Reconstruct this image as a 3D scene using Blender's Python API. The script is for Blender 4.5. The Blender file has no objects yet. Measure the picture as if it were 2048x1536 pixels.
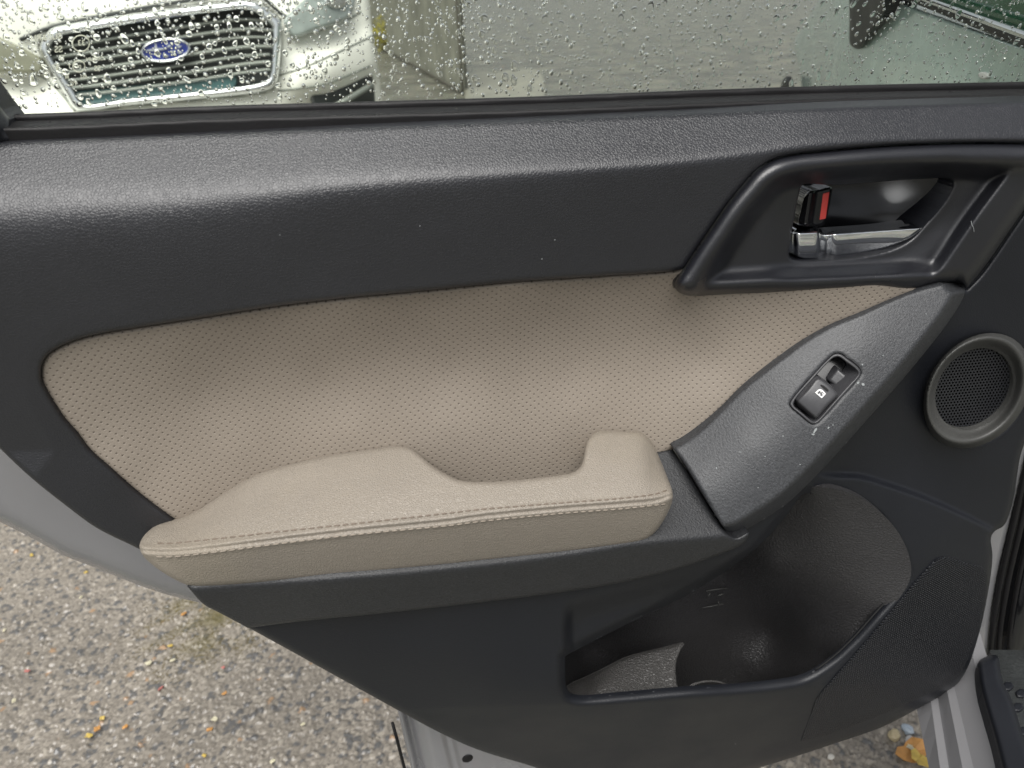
import bpy, math, random
import numpy as np
from mathutils import Vector, Matrix

random.seed(7)
rng = np.random.default_rng(11)
scene = bpy.context.scene
COL = scene.collection

# ------------------------------------------------------------------ camera
FPX = 1490.0                       # focal length in photo pixels (2048 wide)
PITCH, ROLL = math.radians(28.6), math.radians(2.5)
CAM = np.array([0.0, 0.0, 1.28])
F0 = np.array([0, math.cos(PITCH), -math.sin(PITCH)])
U0 = np.array([0, math.sin(PITCH), math.cos(PITCH)])
X0 = np.array([1.0, 0, 0])
RIGHT = math.cos(ROLL) * X0 - math.sin(ROLL) * U0
UP = math.sin(ROLL) * X0 + math.cos(ROLL) * U0
cam_data = bpy.data.cameras.new('camera')
cam_data.sensor_width = 36.0
cam_data.lens = FPX / 2048 * 36.0
cam_data.clip_start, cam_data.clip_end = 0.02, 400
cam_data.dof.use_dof = True
cam_data.dof.focus_distance = 0.78
cam_data.dof.aperture_fstop = 6.5
cam = bpy.data.objects.new('camera', cam_data)
COL.objects.link(cam)
M = Matrix.Identity(4)
for i, v in enumerate((RIGHT, UP, -F0)):
    for j in range(3):
        M[j][i] = float(v[j])
for j in range(3):
    M[j][3] = float(CAM[j])
cam.matrix_world = M
scene.camera = cam

# ------------------------------------------------------------------ light
SUN = Vector((-0.10, -0.46, 0.88)).normalized()
world = bpy.data.worlds.new('World')
scene.world = world
world.use_nodes = True
wn = world.node_tree.nodes
wl = world.node_tree.links
wn.clear()
sky = wn.new('ShaderNodeTexSky')
sky.sky_type = 'NISHITA'
sky.sun_disc = False
sky.sun_elevation = math.asin(SUN.z)
sky.sun_rotation = math.atan2(SUN.x, SUN.y)
sky.air_density, sky.dust_density, sky.ozone_density = 1.0, 4.0, 1.0
hs = wn.new('ShaderNodeHueSaturation')          # cloud cover: the sky is nearly grey
hs.inputs['Saturation'].default_value = 0.22
bg = wn.new('ShaderNodeBackground')
bg.inputs['Strength'].default_value = 0.05
wo = wn.new('ShaderNodeOutputWorld')
wl.new(sky.outputs[0], hs.inputs['Color'])
wl.new(hs.outputs[0], bg.inputs['Color'])
wl.new(bg.outputs[0], wo.inputs[0])
sun_data = bpy.data.lights.new('sun', 'SUN')
sun_data.energy = 1.5
sun_data.angle = math.radians(54)
sun_data.color = (1.0, 0.985, 0.955)
sun = bpy.data.objects.new('sun', sun_data)
COL.objects.link(sun)
sun.rotation_euler = SUN.to_track_quat('Z', 'Y').to_euler()
scene.view_settings.view_transform = 'Standard'
scene.view_settings.look = 'None'
scene.view_settings.exposure = 1.28
scene.view_settings.gamma = 1.0
scene.view_settings.use_curve_mapping = False
scene.render.engine = 'CYCLES'
scene.cycles.use_denoising = True
scene.cycles.max_bounces = 10
scene.cycles.transmission_bounces = 8
scene.cycles.transparent_max_bounces = 12
scene.cycles.caustics_refractive = True


# ------------------------------------------------------------------ helpers
def rays(px, py):
    px = np.asarray(px, float); py = np.asarray(py, float)
    a = (px - 1024.0)[..., None]; b = (768.0 - py)[..., None]
    return a * RIGHT + b * UP + FPX * F0


class Plane:
    """A plane in the place; points on it (or d metres in front of it) are found along a line of sight."""
    def __init__(self, origin, normal):
        self.o = np.array(origin, float)
        n = np.array(normal, float)
        self.n = n / np.linalg.norm(n)

    def at(self, px, py, d=0.0):
        r = rays(px, py)
        t = (np.dot(self.o - CAM, self.n) + np.asarray(d, float)) / (r @ self.n)
        return CAM + r * t[..., None]


class Thing:
    def __init__(self, name, loc, rotz=0.0, label=None, cat=None, group=None):
        o = bpy.data.objects.new(name, None)
        o.empty_display_size = 0.1
        COL.objects.link(o)
        o.location = loc
        o.rotation_euler = (0, 0, rotz)
        if label: o['label'] = label
        if cat: o['category'] = cat
        if group: o['group'] = group
        self.o = o
        c, s = math.cos(rotz), math.sin(rotz)
        self.R = np.array([[c, -s, 0], [s, c, 0], [0, 0, 1]])
        self.loc = np.array(loc, float)

    def local(self, P):
        return (np.asarray(P, float) - self.loc) @ self.R

    def ldir(self, v):
        return np.asarray(v, float) @ self.R


def mesh_obj(name, verts, faces, mat, parent=None, smooth=True, label=None):
    me = bpy.data.meshes.new(name)
    me.from_pydata([tuple(map(float, v)) for v in verts], [], faces)
    if smooth:
        me.polygons.foreach_set('use_smooth', [True] * len(me.polygons))
    if mat is not None:
        me.materials.append(mat)
    me.update()
    o = bpy.data.objects.new(name, me)
    COL.objects.link(o)
    if parent is not None:
        o.parent = parent
    if label: o['label'] = label
    return o


def spline(pts, n=6, closed=True):
    """Catmull-Rom through the points; a point given twice in a row makes a corner."""
    P = np.array(pts, float)
    out = []
    N = len(P)
    rng_ = range(N) if closed else range(N - 1)
    for i in rng_:
        p1, p2 = P[i], P[(i + 1) % N]
        if np.allclose(p1, p2):
            continue
        p0 = P[(i - 1) % N] if (closed or i > 0) else p1
        p3 = P[(i + 2) % N] if (closed or i + 2 < N) else p2
        d1 = max(np.linalg.norm(p1 - p0), 1e-6) ** .5
        d2 = max(np.linalg.norm(p2 - p1), 1e-6) ** .5
        d3 = max(np.linalg.norm(p3 - p2), 1e-6) ** .5
        corner1 = np.allclose(p0, p1); corner2 = np.allclose(p2, p3)
        m1 = (p2 - p1) if corner1 else ((p1 - p0) / d1 - (p2 - p0) / (d1 + d2) + (p2 - p1) / d2) * d2
        m2 = (p2 - p1) if corner2 else ((p2 - p1) / d2 - (p3 - p1) / (d2 + d3) + (p3 - p2) / d3) * d2
        for k in range(n):
            t = k / n
            out.append((2*t**3 - 3*t**2 + 1) * p1 + (t**3 - 2*t**2 + t) * m1 + (-2*t**3 + 3*t**2) * p2 + (t**3 - t**2) * m2)
    if not closed:
        out.append(P[-1])
    return np.array(out)


def seg_dist(X, Y, poly, closed=True):
    best = np.full(X.shape, 1e18)
    n = len(poly)
    for i in range(n if closed else n - 1):
        ax, ay = poly[i]; bx, by = poly[(i + 1) % n]
        dx, dy = bx - ax, by - ay
        L = dx * dx + dy * dy
        if L < 1e-12: continue
        t = np.clip(((X - ax) * dx + (Y - ay) * dy) / L, 0, 1)
        q = (X - ax - t * dx) ** 2 + (Y - ay - t * dy) ** 2
        np.minimum(best, q, out=best)
    return np.sqrt(best)


def inside(X, Y, poly):
    c = np.zeros(X.shape, bool)
    n = len(poly)
    for i in range(n):
        ax, ay = poly[i]; bx, by = poly[(i + 1) % n]
        if ay == by: continue
        cond = (ay > Y) != (by > Y)
        xi = (bx - ax) * (Y - ay) / (by - ay) + ax
        c ^= cond & (X < xi)
    return c


def sdf(X, Y, poly):
    d = seg_dist(X, Y, poly)
    return np.where(inside(X, Y, poly), d, -d)


def sm(a, b, x):
    t = np.clip((np.asarray(x, float) - a) / (b - a), 0, 1)
    return t * t * (3 - 2 * t)


def softmin(a, b, w):
    return 0.5 * (a + b - np.sqrt((a - b) ** 2 + w * w))


def curve(pts):
    P = np.array(sorted(pts), float)
    S = spline(P, 8, closed=False)
    return lambda x: np.interp(x, S[:, 0], S[:, 1])


def tps(ctrl, smooth=0.0):
    C = np.array(ctrl, float)
    xy = C[:, :2] / 1000.0
    N = len(C)
    r2 = ((xy[:, None] - xy[None]) ** 2).sum(-1)
    K = np.where(r2 > 0, r2 * np.log(r2 + 1e-18), 0) + smooth * np.eye(N)
    Pm = np.hstack([np.ones((N, 1)), xy])
    A = np.zeros((N + 3, N + 3))
    A[:N, :N] = K; A[:N, N:] = Pm; A[N:, :N] = Pm.T
    w = np.linalg.solve(A, np.concatenate([C[:, 2], np.zeros(3)]))

    def f(X, Y):
        X = np.asarray(X, float) / 1000.0; Y = np.asarray(Y, float) / 1000.0
        out = w[N] + w[N + 1] * X + w[N + 2] * Y
        for i in range(N):
            q = (X - xy[i, 0]) ** 2 + (Y - xy[i, 1]) ** 2
            out = out + w[i] * q * np.log(q + 1e-18)
        return out
    return f


def ell(cx, cy, a, b, ang, n=48):
    th = np.linspace(0, 2 * math.pi, n, endpoint=False)
    c, s = math.cos(ang), math.sin(ang)
    return np.stack([cx + a * np.cos(th) * c - b * np.sin(th) * s, cy + a * np.cos(th) * s + b * np.sin(th) * c], 1)


def const(v):
    return lambda X, Y: np.full(np.shape(X), float(v))


def panel(name, thing, plane, outline, h, mat, parent=None, holes=(), step=5.0, er=8.0, ed=0.003,
          back=0.03, hole_er=None, hole_ed=None, hole_back=None, chamfer=False, skirt=None, n=6, label=None, raw=False):
    """A moulded piece: outline seen on the plane, relief h (metres in front of the plane), rolled edge, side walls."""
    poly = np.array(outline, float) if raw else spline(outline, n)
    hp = [np.array(q, float) if raw else spline(q, n) for q in holes]
    x0, y0 = poly.min(0) - step; x1, y1 = poly.max(0) + step
    nx = int((x1 - x0) / step) + 2; ny = int((y1 - y0) / step) + 2
    gx = x0 + np.arange(nx) * step; gy = y0 + np.arange(ny) * step
    X, Y = np.meshgrid(gx, gy)
    so = sdf(X, Y, poly)
    S = so.copy()
    for q in hp:
        S = np.minimum(S, -sdf(X, Y, q))
    S = np.where(np.abs(S) < step * 0.02, step * 0.02, S)
    ins = S > 0
    vid = -np.ones(S.shape, int)
    jj, ii = np.nonzero(ins)
    vid[jj, ii] = np.arange(len(jj))
    pts = [np.stack([X[jj, ii], Y[jj, ii]], 1)]
    cnt = len(jj)
    extra = []
    emap = {}

    def cross(a, b):
        nonlocal cnt
        k = (a, b) if a < b else (b, a)
        if k in emap: return emap[k]
        sa, sb = S[a], S[b]
        t = sa / (sa - sb)
        extra.append((X[a] + t * (X[b] - X[a]), Y[a] + t * (Y[b] - Y[a])))
        emap[k] = cnt
        cnt += 1
        return cnt - 1
    c00, c10, c11, c01 = ins[:-1, :-1], ins[1:, :-1], ins[1:, 1:], ins[:-1, 1:]
    tot = c00.astype(int) + c10 + c11 + c01
    fj, fi = np.nonzero(tot == 4)
    faces = np.stack([vid[fj, fi], vid[fj + 1, fi], vid[fj + 1, fi + 1], vid[fj, fi + 1]], 1).tolist()
    bnd = []
    for j, i in zip(*np.nonzero((tot > 0) & (tot < 4))):
        cs = [(j, i), (j + 1, i), (j + 1, i + 1), (j, i + 1)]
        loop, xs = [], []
        for k in range(4):
            a, b = cs[k], cs[(k + 1) % 4]
            if ins[a]: loop.append(int(vid[a]))
            if ins[a] != ins[b]:
                c = cross(a, b)
                loop.append(c)
                xs.append((c, bool(ins[a])))
        if len(loop) >= 3: faces.append(loop)
        for k in range(len(xs)):
            if xs[k][1]:
                bnd.append((xs[k][0], xs[(k + 1) % len(xs)][0]))
    Q = np.concatenate([pts[0], np.array(extra).reshape(-1, 2)])
    d = h(Q[:, 0], Q[:, 1])
    s = np.maximum(sdf(Q[:, 0], Q[:, 1], poly), 0)
    if er > 0:
        d = d - ed * (1 - np.sqrt(np.clip(1 - (1 - np.clip(s / er, 0, 1)) ** 2, 0, 1)))
    for q in hp:
        r_ = hole_er if hole_er is not None else er
        e_ = hole_ed if hole_ed is not None else ed
        sh = seg_dist(Q[:, 0], Q[:, 1], q)
        if r_ > 0:
            d = d - (e_ * np.clip(1 - sh / r_, 0, 1) ** 1.35 if chamfer else e_ * (1 - np.sqrt(np.clip(1 - (1 - np.clip(sh / r_, 0, 1)) ** 2, 0, 1))))
    W = plane.at(Q[:, 0], Q[:, 1], d)
    verts = list(W)
    if back > 0:
        m = {}
        bk = np.full(len(Q), back)
        if hole_back is not None:
            for q in hp:
                bk = np.where(seg_dist(Q[:, 0], Q[:, 1], q) < step * 0.5, hole_back, bk)
        for a, b in bnd:
            for v in (a, b):
                if v not in m:
                    m[v] = len(verts)
                    verts.append(W[v]); verts.append(W[v] - (plane.n * bk[v] if skirt is None else skirt(Q[v])))
            faces.append([m[b], m[a], m[a] + 1, m[b] + 1])
    V = thing.local(np.array(verts))
    return mesh_obj(name, V, faces, mat, parent or thing.o, True, label)


def tube(name, thing, P, rad, mat, parent=None, seg=8, flat=1.0, label=None, updir=None):
    """A round (or flattened) bar along world points P."""
    P = np.array(P, float)
    verts, faces = [], []
    N = len(P)
    rad = np.broadcast_to(np.asarray(rad, float), (N,))
    T = np.gradient(P, axis=0)
    T /= np.linalg.norm(T, axis=1)[:, None] + 1e-12
    up = np.array(updir if updir is not None else (0.03, 0.1, 1.0))
    for i in range(N):
        a = np.cross(T[i], up); a /= np.linalg.norm(a) + 1e-12
        b = np.cross(a, T[i])
        for k in range(seg):
            th = 2 * math.pi * k / seg
            verts.append(P[i] + rad[i] * (math.cos(th) * a * flat + math.sin(th) * b))
    for i in range(N - 1):
        for k in range(seg):
            k2 = (k + 1) % seg
            faces.append([i * seg + k, i * seg + k2, (i + 1) * seg + k2, (i + 1) * seg + k])
    faces.append(list(range(seg))[::-1]); faces.append([(N - 1) * seg + k for k in range(seg)])
    return mesh_obj(name, thing.local(np.array(verts)), faces, mat, parent or thing.o, True, label)


# ------------------------------------------------------------------ materials
def new_mat(name):
    m = bpy.data.materials.new(name)
    m.use_nodes = True
    nt = m.node_tree
    return m, nt, nt.nodes['Principled BSDF']


def N(nt, kind, **kw):
    n_ = nt.nodes.new(kind)
    for k, v in kw.items():
        if k in n_.inputs: n_.inputs[k].default_value = v
        else: setattr(n_, k, v)
    return n_


def math_node(nt, op, a, b=None, c=None):
    n_ = nt.nodes.new('ShaderNodeMath'); n_.operation = op
    for k, v in enumerate((a, b, c)):
        if v is None: continue
        if isinstance(v, (int, float)): n_.inputs[k].default_value = v
        else: nt.links.new(v, n_.inputs[k])
    return n_.outputs[0]


def ramp(nt, src, stops):
    r = nt.nodes.new('ShaderNodeValToRGB')
    while len(r.color_ramp.elements) < len(stops): r.color_ramp.elements.new(0.5)
    for e, (p, c) in zip(r.color_ramp.elements, stops):
        e.position = p; e.color = (*c, 1)
    nt.links.new(src, r.inputs[0])
    return r.outputs[0]


def plain(name, col, rough=0.5, metal=0.0, spec=0.5, bump=None, coat=0.0, var=0.0, varscale=12.0):
    """Base colour with slight mottling and an optional fine relief bump=(scale, height)."""
    m, nt, b = new_mat(name)
    b.inputs['Base Color'].default_value = (*col, 1)
    b.inputs['Roughness'].default_value = rough
    b.inputs['Metallic'].default_value = metal
    b.inputs['Specular IOR Level'].default_value = spec
    b.inputs['Coat Weight'].default_value = coat
    tc = N(nt, 'ShaderNodeTexCoord')
    if var > 0:
        nz = N(nt, 'ShaderNodeTexNoise', Scale=varscale, Detail=5.0)
        nt.links.new(tc.outputs['Object'], nz.inputs['Vector'])
        c = ramp(nt, nz.outputs['Fac'], [(0.3, tuple(x * (1 - var) for x in col)), (0.7, tuple(min(1, x * (1 + var)) for x in col))])
        nt.links.new(c, b.inputs['Base Color'])
        rr = math_node(nt, 'MULTIPLY_ADD', nz.outputs['Fac'], 0.25, rough - 0.125)
        nt.links.new(rr, b.inputs['Roughness'])
    if bump:
        nz2 = N(nt, 'ShaderNodeTexNoise', Scale=bump[0], Detail=3.0)
        nt.links.new(tc.outputs['Object'], nz2.inputs['Vector'])
        bp = N(nt, 'ShaderNodeBump', Strength=1.0, Distance=bump[1])
        nt.links.new(nz2.outputs['Fac'], bp.inputs['Height'])
        nt.links.new(bp.outputs[0], b.inputs['Normal'])
    return m


def leather(name, col, scale, depth, rough, var=0.08, holes=False, spec=0.5, stain=None):
    m, nt, b = new_mat(name)
    tc = N(nt, 'ShaderNodeTexCoord')
    obj = tc.outputs['Object']
    warp = N(nt, 'ShaderNodeTexNoise', Scale=scale * 0.5, Detail=2.0)
    nt.links.new(obj, warp.inputs['Vector'])
    mix = N(nt, 'ShaderNodeVectorMath', operation='MULTIPLY_ADD')
    nt.links.new(warp.outputs['Color'], mix.inputs[0])
    mix.inputs[1].default_value = (0.9 / scale,) * 3
    nt.links.new(obj, mix.inputs[2])
    vo = N(nt, 'ShaderNodeTexVoronoi', feature='DISTANCE_TO_EDGE', Scale=scale)
    nt.links.new(mix.outputs[0], vo.inputs['Vector'])
    pe = math_node(nt, 'MINIMUM', vo.outputs['Distance'], 0.22)
    fine = N(nt, 'ShaderNodeTexNoise', Scale=scale * 3.5, Detail=3.0)
    nt.links.new(obj, fine.inputs['Vector'])
    hgt = math_node(nt, 'MULTIPLY_ADD', fine.outputs['Fac'], 0.12, math_node(nt, 'MULTIPLY', pe, 4.0))
    big = N(nt, 'ShaderNodeTexNoise', Scale=9.0, Detail=6.0, Roughness=0.6)
    nt.links.new(obj, big.inputs['Vector'])
    col2 = ramp(nt, big.outputs['Fac'], [(0.3, tuple(c * (1 - var) for c in col)), (0.7, tuple(c * (1 + var) for c in col))])
    if stain:
        st = N(nt, 'ShaderNodeTexNoise', Scale=5.0, Detail=4.0)
        nt.links.new(obj, st.inputs['Vector'])
        f = N(nt, 'ShaderNodeMapRange'); f.inputs[1].default_value = 0.52; f.inputs[2].default_value = 0.75; f.inputs[4].default_value = 0.55
        nt.links.new(st.outputs['Fac'], f.inputs[0])
        mx = N(nt, 'ShaderNodeMixRGB'); nt.links.new(f.outputs[0], mx.inputs[0]); nt.links.new(col2, mx.inputs[1]); mx.inputs[2].default_value = (*stain, 1)
        col2 = mx.outputs[0]
    if holes:
        sep = N(nt, 'ShaderNodeSeparateXYZ'); nt.links.new(obj, sep.inputs[0])
        PX, PZ = 0.0080, 0.0074
        u = math_node(nt, 'MULTIPLY', sep.outputs['X'], 1 / PX)
        v = math_node(nt, 'MULTIPLY', sep.outputs['Z'], 1 / PZ)
        v = math_node(nt, 'ADD', v, math_node(nt, 'MULTIPLY', u, -0.06))

        def dots(du):
            a = math_node(nt, 'SUBTRACT', math_node(nt, 'FRACT', math_node(nt, 'ADD', u, 100.0 + du)), 0.5)
            c = math_node(nt, 'SUBTRACT', math_node(nt, 'FRACT', math_node(nt, 'ADD', v, 100.0 + du)), 0.5)
            return math_node(nt, 'SQRT', math_node(nt, 'ADD', math_node(nt, 'MULTIPLY', a, a), math_node(nt, 'MULTIPLY', c, c)))
        dd = math_node(nt, 'MINIMUM', dots(0.0), dots(0.5))
        mr = N(nt, 'ShaderNodeMapRange'); mr.inputs[1].default_value = 0.055; mr.inputs[2].default_value = 0.105
        nt.links.new(dd, mr.inputs[0])
        mx = N(nt, 'ShaderNodeMixRGB'); nt.links.new(mr.outputs[0], mx.inputs[0])
        mx.inputs[1].default_value = (0.115, 0.094, 0.076, 1); nt.links.new(col2, mx.inputs[2])
        col2 = mx.outputs[0]
        mr2 = N(nt, 'ShaderNodeMapRange'); mr2.inputs[1].default_value = 0.05; mr2.inputs[2].default_value = 0.17
        nt.links.new(dd, mr2.inputs[0])
        hgt = math_node(nt, 'MULTIPLY_ADD', mr2.outputs[0], 2.6, math_node(nt, 'MULTIPLY', hgt, 0.35))
    nt.links.new(col2, b.inputs['Base Color'])
    rr = math_node(nt, 'MULTIPLY_ADD', big.outputs['Fac'], 0.2, rough - 0.1)
    nt.links.new(rr, b.inputs['Roughness'])
    b.inputs['Specular IOR Level'].default_value = spec
    bp = N(nt, 'ShaderNodeBump', Strength=1.0, Distance=depth)
    nt.links.new(hgt, bp.inputs['Height'])
    nt.links.new(bp.outputs[0], b.inputs['Normal'])
    return m


def speckled(name, col, rough, spk=0.5, scale=900.0, spec=0.5):
    """Grained hard plastic with tiny light and dark grains."""
    m, nt, b = new_mat(name)
    tc = N(nt, 'ShaderNodeTexCoord')
    nz = N(nt, 'ShaderNodeTexNoise', Scale=scale, Detail=3.0, Roughness=0.7)
    nt.links.new(tc.outputs['Object'], nz.inputs['Vector'])
    big = N(nt, 'ShaderNodeTexNoise', Scale=14.0, Detail=5.0)
    nt.links.new(tc.outputs['Object'], big.inputs['Vector'])
    c = ramp(nt, nz.outputs['Fac'], [(0.3, tuple(x * (1 - spk) for x in col)), (0.72, tuple(x * (1 + spk) for x in col))])
    nt.links.new(c, b.inputs['Base Color'])
    nt.links.new(math_node(nt, 'MULTIPLY_ADD', big.outputs['Fac'], 0.25, rough - 0.12), b.inputs['Roughness'])
    b.inputs['Specular IOR Level'].default_value = spec
    bp = N(nt, 'ShaderNodeBump', Strength=1.0, Distance=0.0005)
    nt.links.new(nz.outputs['Fac'], bp.inputs['Height'])
    nt.links.new(bp.outputs[0], b.inputs['Normal'])
    return m


def embossed(name, col):
    """Black plastic with rows of fine moulded pips."""
    m, nt, b = new_mat(name)
    tc = N(nt, 'ShaderNodeTexCoord')
    sep = N(nt, 'ShaderNodeSeparateXYZ'); nt.links.new(tc.outputs['Object'], sep.inputs[0])
    P = 0.0033
    u = math_node(nt, 'MULTIPLY_ADD', sep.outputs['X'], 1 / P, math_node(nt, 'MULTIPLY', sep.outputs['Z'], 0.10 / P))
    v = math_node(nt, 'MULTIPLY_ADD', sep.outputs['Z'], 1 / P, math_node(nt, 'MULTIPLY', sep.outputs['X'], -0.10 / P))
    a = math_node(nt, 'SINE', math_node(nt, 'MULTIPLY', u, 6.2832))
    c = math_node(nt, 'SINE', math_node(nt, 'MULTIPLY', v, 6.2832))
    hgt = math_node(nt, 'MULTIPLY', math_node(nt, 'ADD', a, 1.0), math_node(nt, 'ADD', c, 1.0))
    b.inputs['Base Color'].default_value = (*col, 1)
    b.inputs['Roughness'].default_value = 0.45
    b.inputs['Specular IOR Level'].default_value = 0.32
    bp = N(nt, 'ShaderNodeBump', Strength=1.0, Distance=0.0008)
    nt.links.new(hgt, bp.inputs['Height'])
    nt.links.new(bp.outputs[0], b.inputs['Normal'])
    return m


def pane(name, tint, refl=1.45, gloss=(1, 1, 1)):
    m = bpy.data.materials.new(name)
    m.use_nodes = True
    nt = m.node_tree
    nt.nodes.clear()
    out = N(nt, 'ShaderNodeOutputMaterial')
    tr = N(nt, 'ShaderNodeBsdfTransparent'); tr.inputs[0].default_value = (*tint, 1)
    gl = N(nt, 'ShaderNodeBsdfGlossy'); gl.inputs['Roughness'].default_value = 0.02; gl.inputs['Color'].default_value = (*gloss, 1)
    fr = N(nt, 'ShaderNodeFresnel'); fr.inputs['IOR'].default_value = refl
    mx = N(nt, 'ShaderNodeMixShader')
    nt.links.new(fr.outputs[0], mx.inputs[0]); nt.links.new(tr.outputs[0], mx.inputs[1]); nt.links.new(gl.outputs[0], mx.inputs[2])
    nt.links.new(mx.outputs[0], out.inputs[0])
    return m


def water(name):
    m = bpy.data.materials.new(name)
    m.use_nodes = True
    nt = m.node_tree
    nt.nodes.clear()
    out = N(nt, 'ShaderNodeOutputMaterial')
    g = N(nt, 'ShaderNodeBsdfGlass'); g.inputs['IOR'].default_value = 1.33; g.inputs['Roughness'].default_value = 0.0
    nt.links.new(g.outputs[0], out.inputs[0])
    return m


BLK = (0.0095, 0.0100, 0.0132)
m_trim = leather('black grained vinyl', BLK, 400, 0.00015, 0.37, 0.10, spec=0.8)
m_tan = leather('taupe perforated leather', (0.275, 0.236, 0.194), 330, 0.00016, 0.52, 0.06, holes=True)
m_arm = leather('taupe armrest leather', (0.275, 0.242, 0.202), 400, 0.00036, 0.42, 0.06, stain=(0.275, 0.235, 0.172))
m_plast = plain('black moulded plastic', BLK, 0.31, spec=0.8, bump=(900, 0.00025), var=0.08)
m_low = plain('charcoal lower plastic', (0.0082, 0.0092, 0.0122), 0.42, spec=0.42, bump=(700, 0.0003), var=0.08)
m_switch = speckled('speckled switch plastic', (0.036, 0.0375, 0.0405), 0.38, 0.45, 480)
m_base = speckled('shade-painted grained ledge', (0.020, 0.0207, 0.0225), 0.40, 0.5, 500)  # switch panel plastic again, shade of the front band painted into its colour
m_gloss = plain('gloss black plastic', (0.006, 0.006, 0.007), 0.2)
m_chrome = plain('bright chrome', (0.88, 0.90, 0.92), 0.045, metal=1.0)
m_red = plain('red lock mark', (0.62, 0.06, 0.05), 0.4)
m_rubber = plain('black rubber seal', (0.008, 0.0075, 0.008), 0.5, spec=0.3, bump=(400, 0.0002), var=0.2)
m_paint = plain('silver car paint', (0.262, 0.26, 0.268), 0.24, metal=0.3, coat=0.6, var=0.06, varscale=4)
m_ring = plain('tweeter ring plastic', (0.055, 0.055, 0.052), 0.45, bump=(800, 0.0002), var=0.1)
m_mesh = plain('black tweeter mesh', (0.022, 0.023, 0.026), 0.35)
m_void = plain('unlit black plastic', (0.004, 0.004, 0.004), 0.8)
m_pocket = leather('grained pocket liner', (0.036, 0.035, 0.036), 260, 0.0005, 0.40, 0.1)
m_tray = leather('light-painted grained tray', (0.075, 0.072, 0.069), 300, 0.0007, 0.40, 0.12)  # same pocket plastic, sky light painted in as a lighter base colour
m_emboss = embossed('pipped black plastic', (0.009, 0.0098, 0.0125))
m_button = plain('satin switch button', (0.045, 0.045, 0.048), 0.3, bump=(1500, 0.0001), var=0.1, varscale=60)
m_print = plain('white print', (0.75, 0.75, 0.73), 0.6)
m_thread = plain('taupe thread', (0.26, 0.222, 0.18), 0.7)
m_threadup = plain('worn dark taupe thread', (0.17, 0.135, 0.105), 0.7)
m_glass = pane('green tinted window glass', (0.98, 0.998, 0.965), 1.2)
m_water = water('rain water')

# ------------------------------------------------------------------ the place: ground
G0 = Plane((0, 0, 0), (0, 0, 1))


def zplane(z):
    return Plane((0, 0, z), (0, 0, 1))


def asphalt_mat(name, attr):
    m, nt, b = new_mat(name)
    tc = N(nt, 'ShaderNodeTexCoord')
    nz = N(nt, 'ShaderNodeTexNoise', Scale=2.2, Detail=6.0)
    nt.links.new(tc.outputs['Object'], nz.inputs['Vector'])
    if attr:
        at = N(nt, 'ShaderNodeAttribute', attribute_name='stone')
        col = at.outputs['Color']
    else:
        vo = N(nt, 'ShaderNodeTexVoronoi', Scale=70.0)
        nt.links.new(tc.outputs['Object'], vo.inputs['Vector'])
        col = ramp(nt, nz.outputs['Fac'], [(0.25, (0.085, 0.085, 0.068)), (0.5, (0.15, 0.148, 0.12)), (0.75, (0.25, 0.24, 0.185))])
        mx = N(nt, 'ShaderNodeMixRGB', blend_type='MULTIPLY'); mx.inputs[0].default_value = 0.35
        nt.links.new(col, mx.inputs[1]); nt.links.new(vo.outputs['Color'], mx.inputs[2])
        col = mx.outputs[0]
        bp = N(nt, 'ShaderNodeBump', Strength=0.5, Distance=0.01)
        nt.links.new(vo.outputs['Distance'], bp.inputs['Height'])
        nt.links.new(bp.outputs[0], b.inputs['Normal'])
    nt.links.new(col, b.inputs['Base Color'])
    nt.links.new(math_node(nt, 'MULTIPLY_ADD', nz.outputs['Fac'], 0.45, 0.04), b.inputs['Roughness'])
    b.inputs['Specular IOR Level'].default_value = 0.6
    return m


m_ground = asphalt_mat('far wet asphalt', False)
m_stone = asphalt_mat('coarse wet asphalt', True)


def rise(y):
    return 0.0 * np.asarray(y)


gv = [(-60, -40, -0.02), (60, -40, -0.02), (60, 120, -0.02), (-60, 120, -0.02)]
g = mesh_obj('ground', gv, [[0, 1, 2, 3]], m_ground, None, False)
g['kind'] = 'structure'


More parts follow.
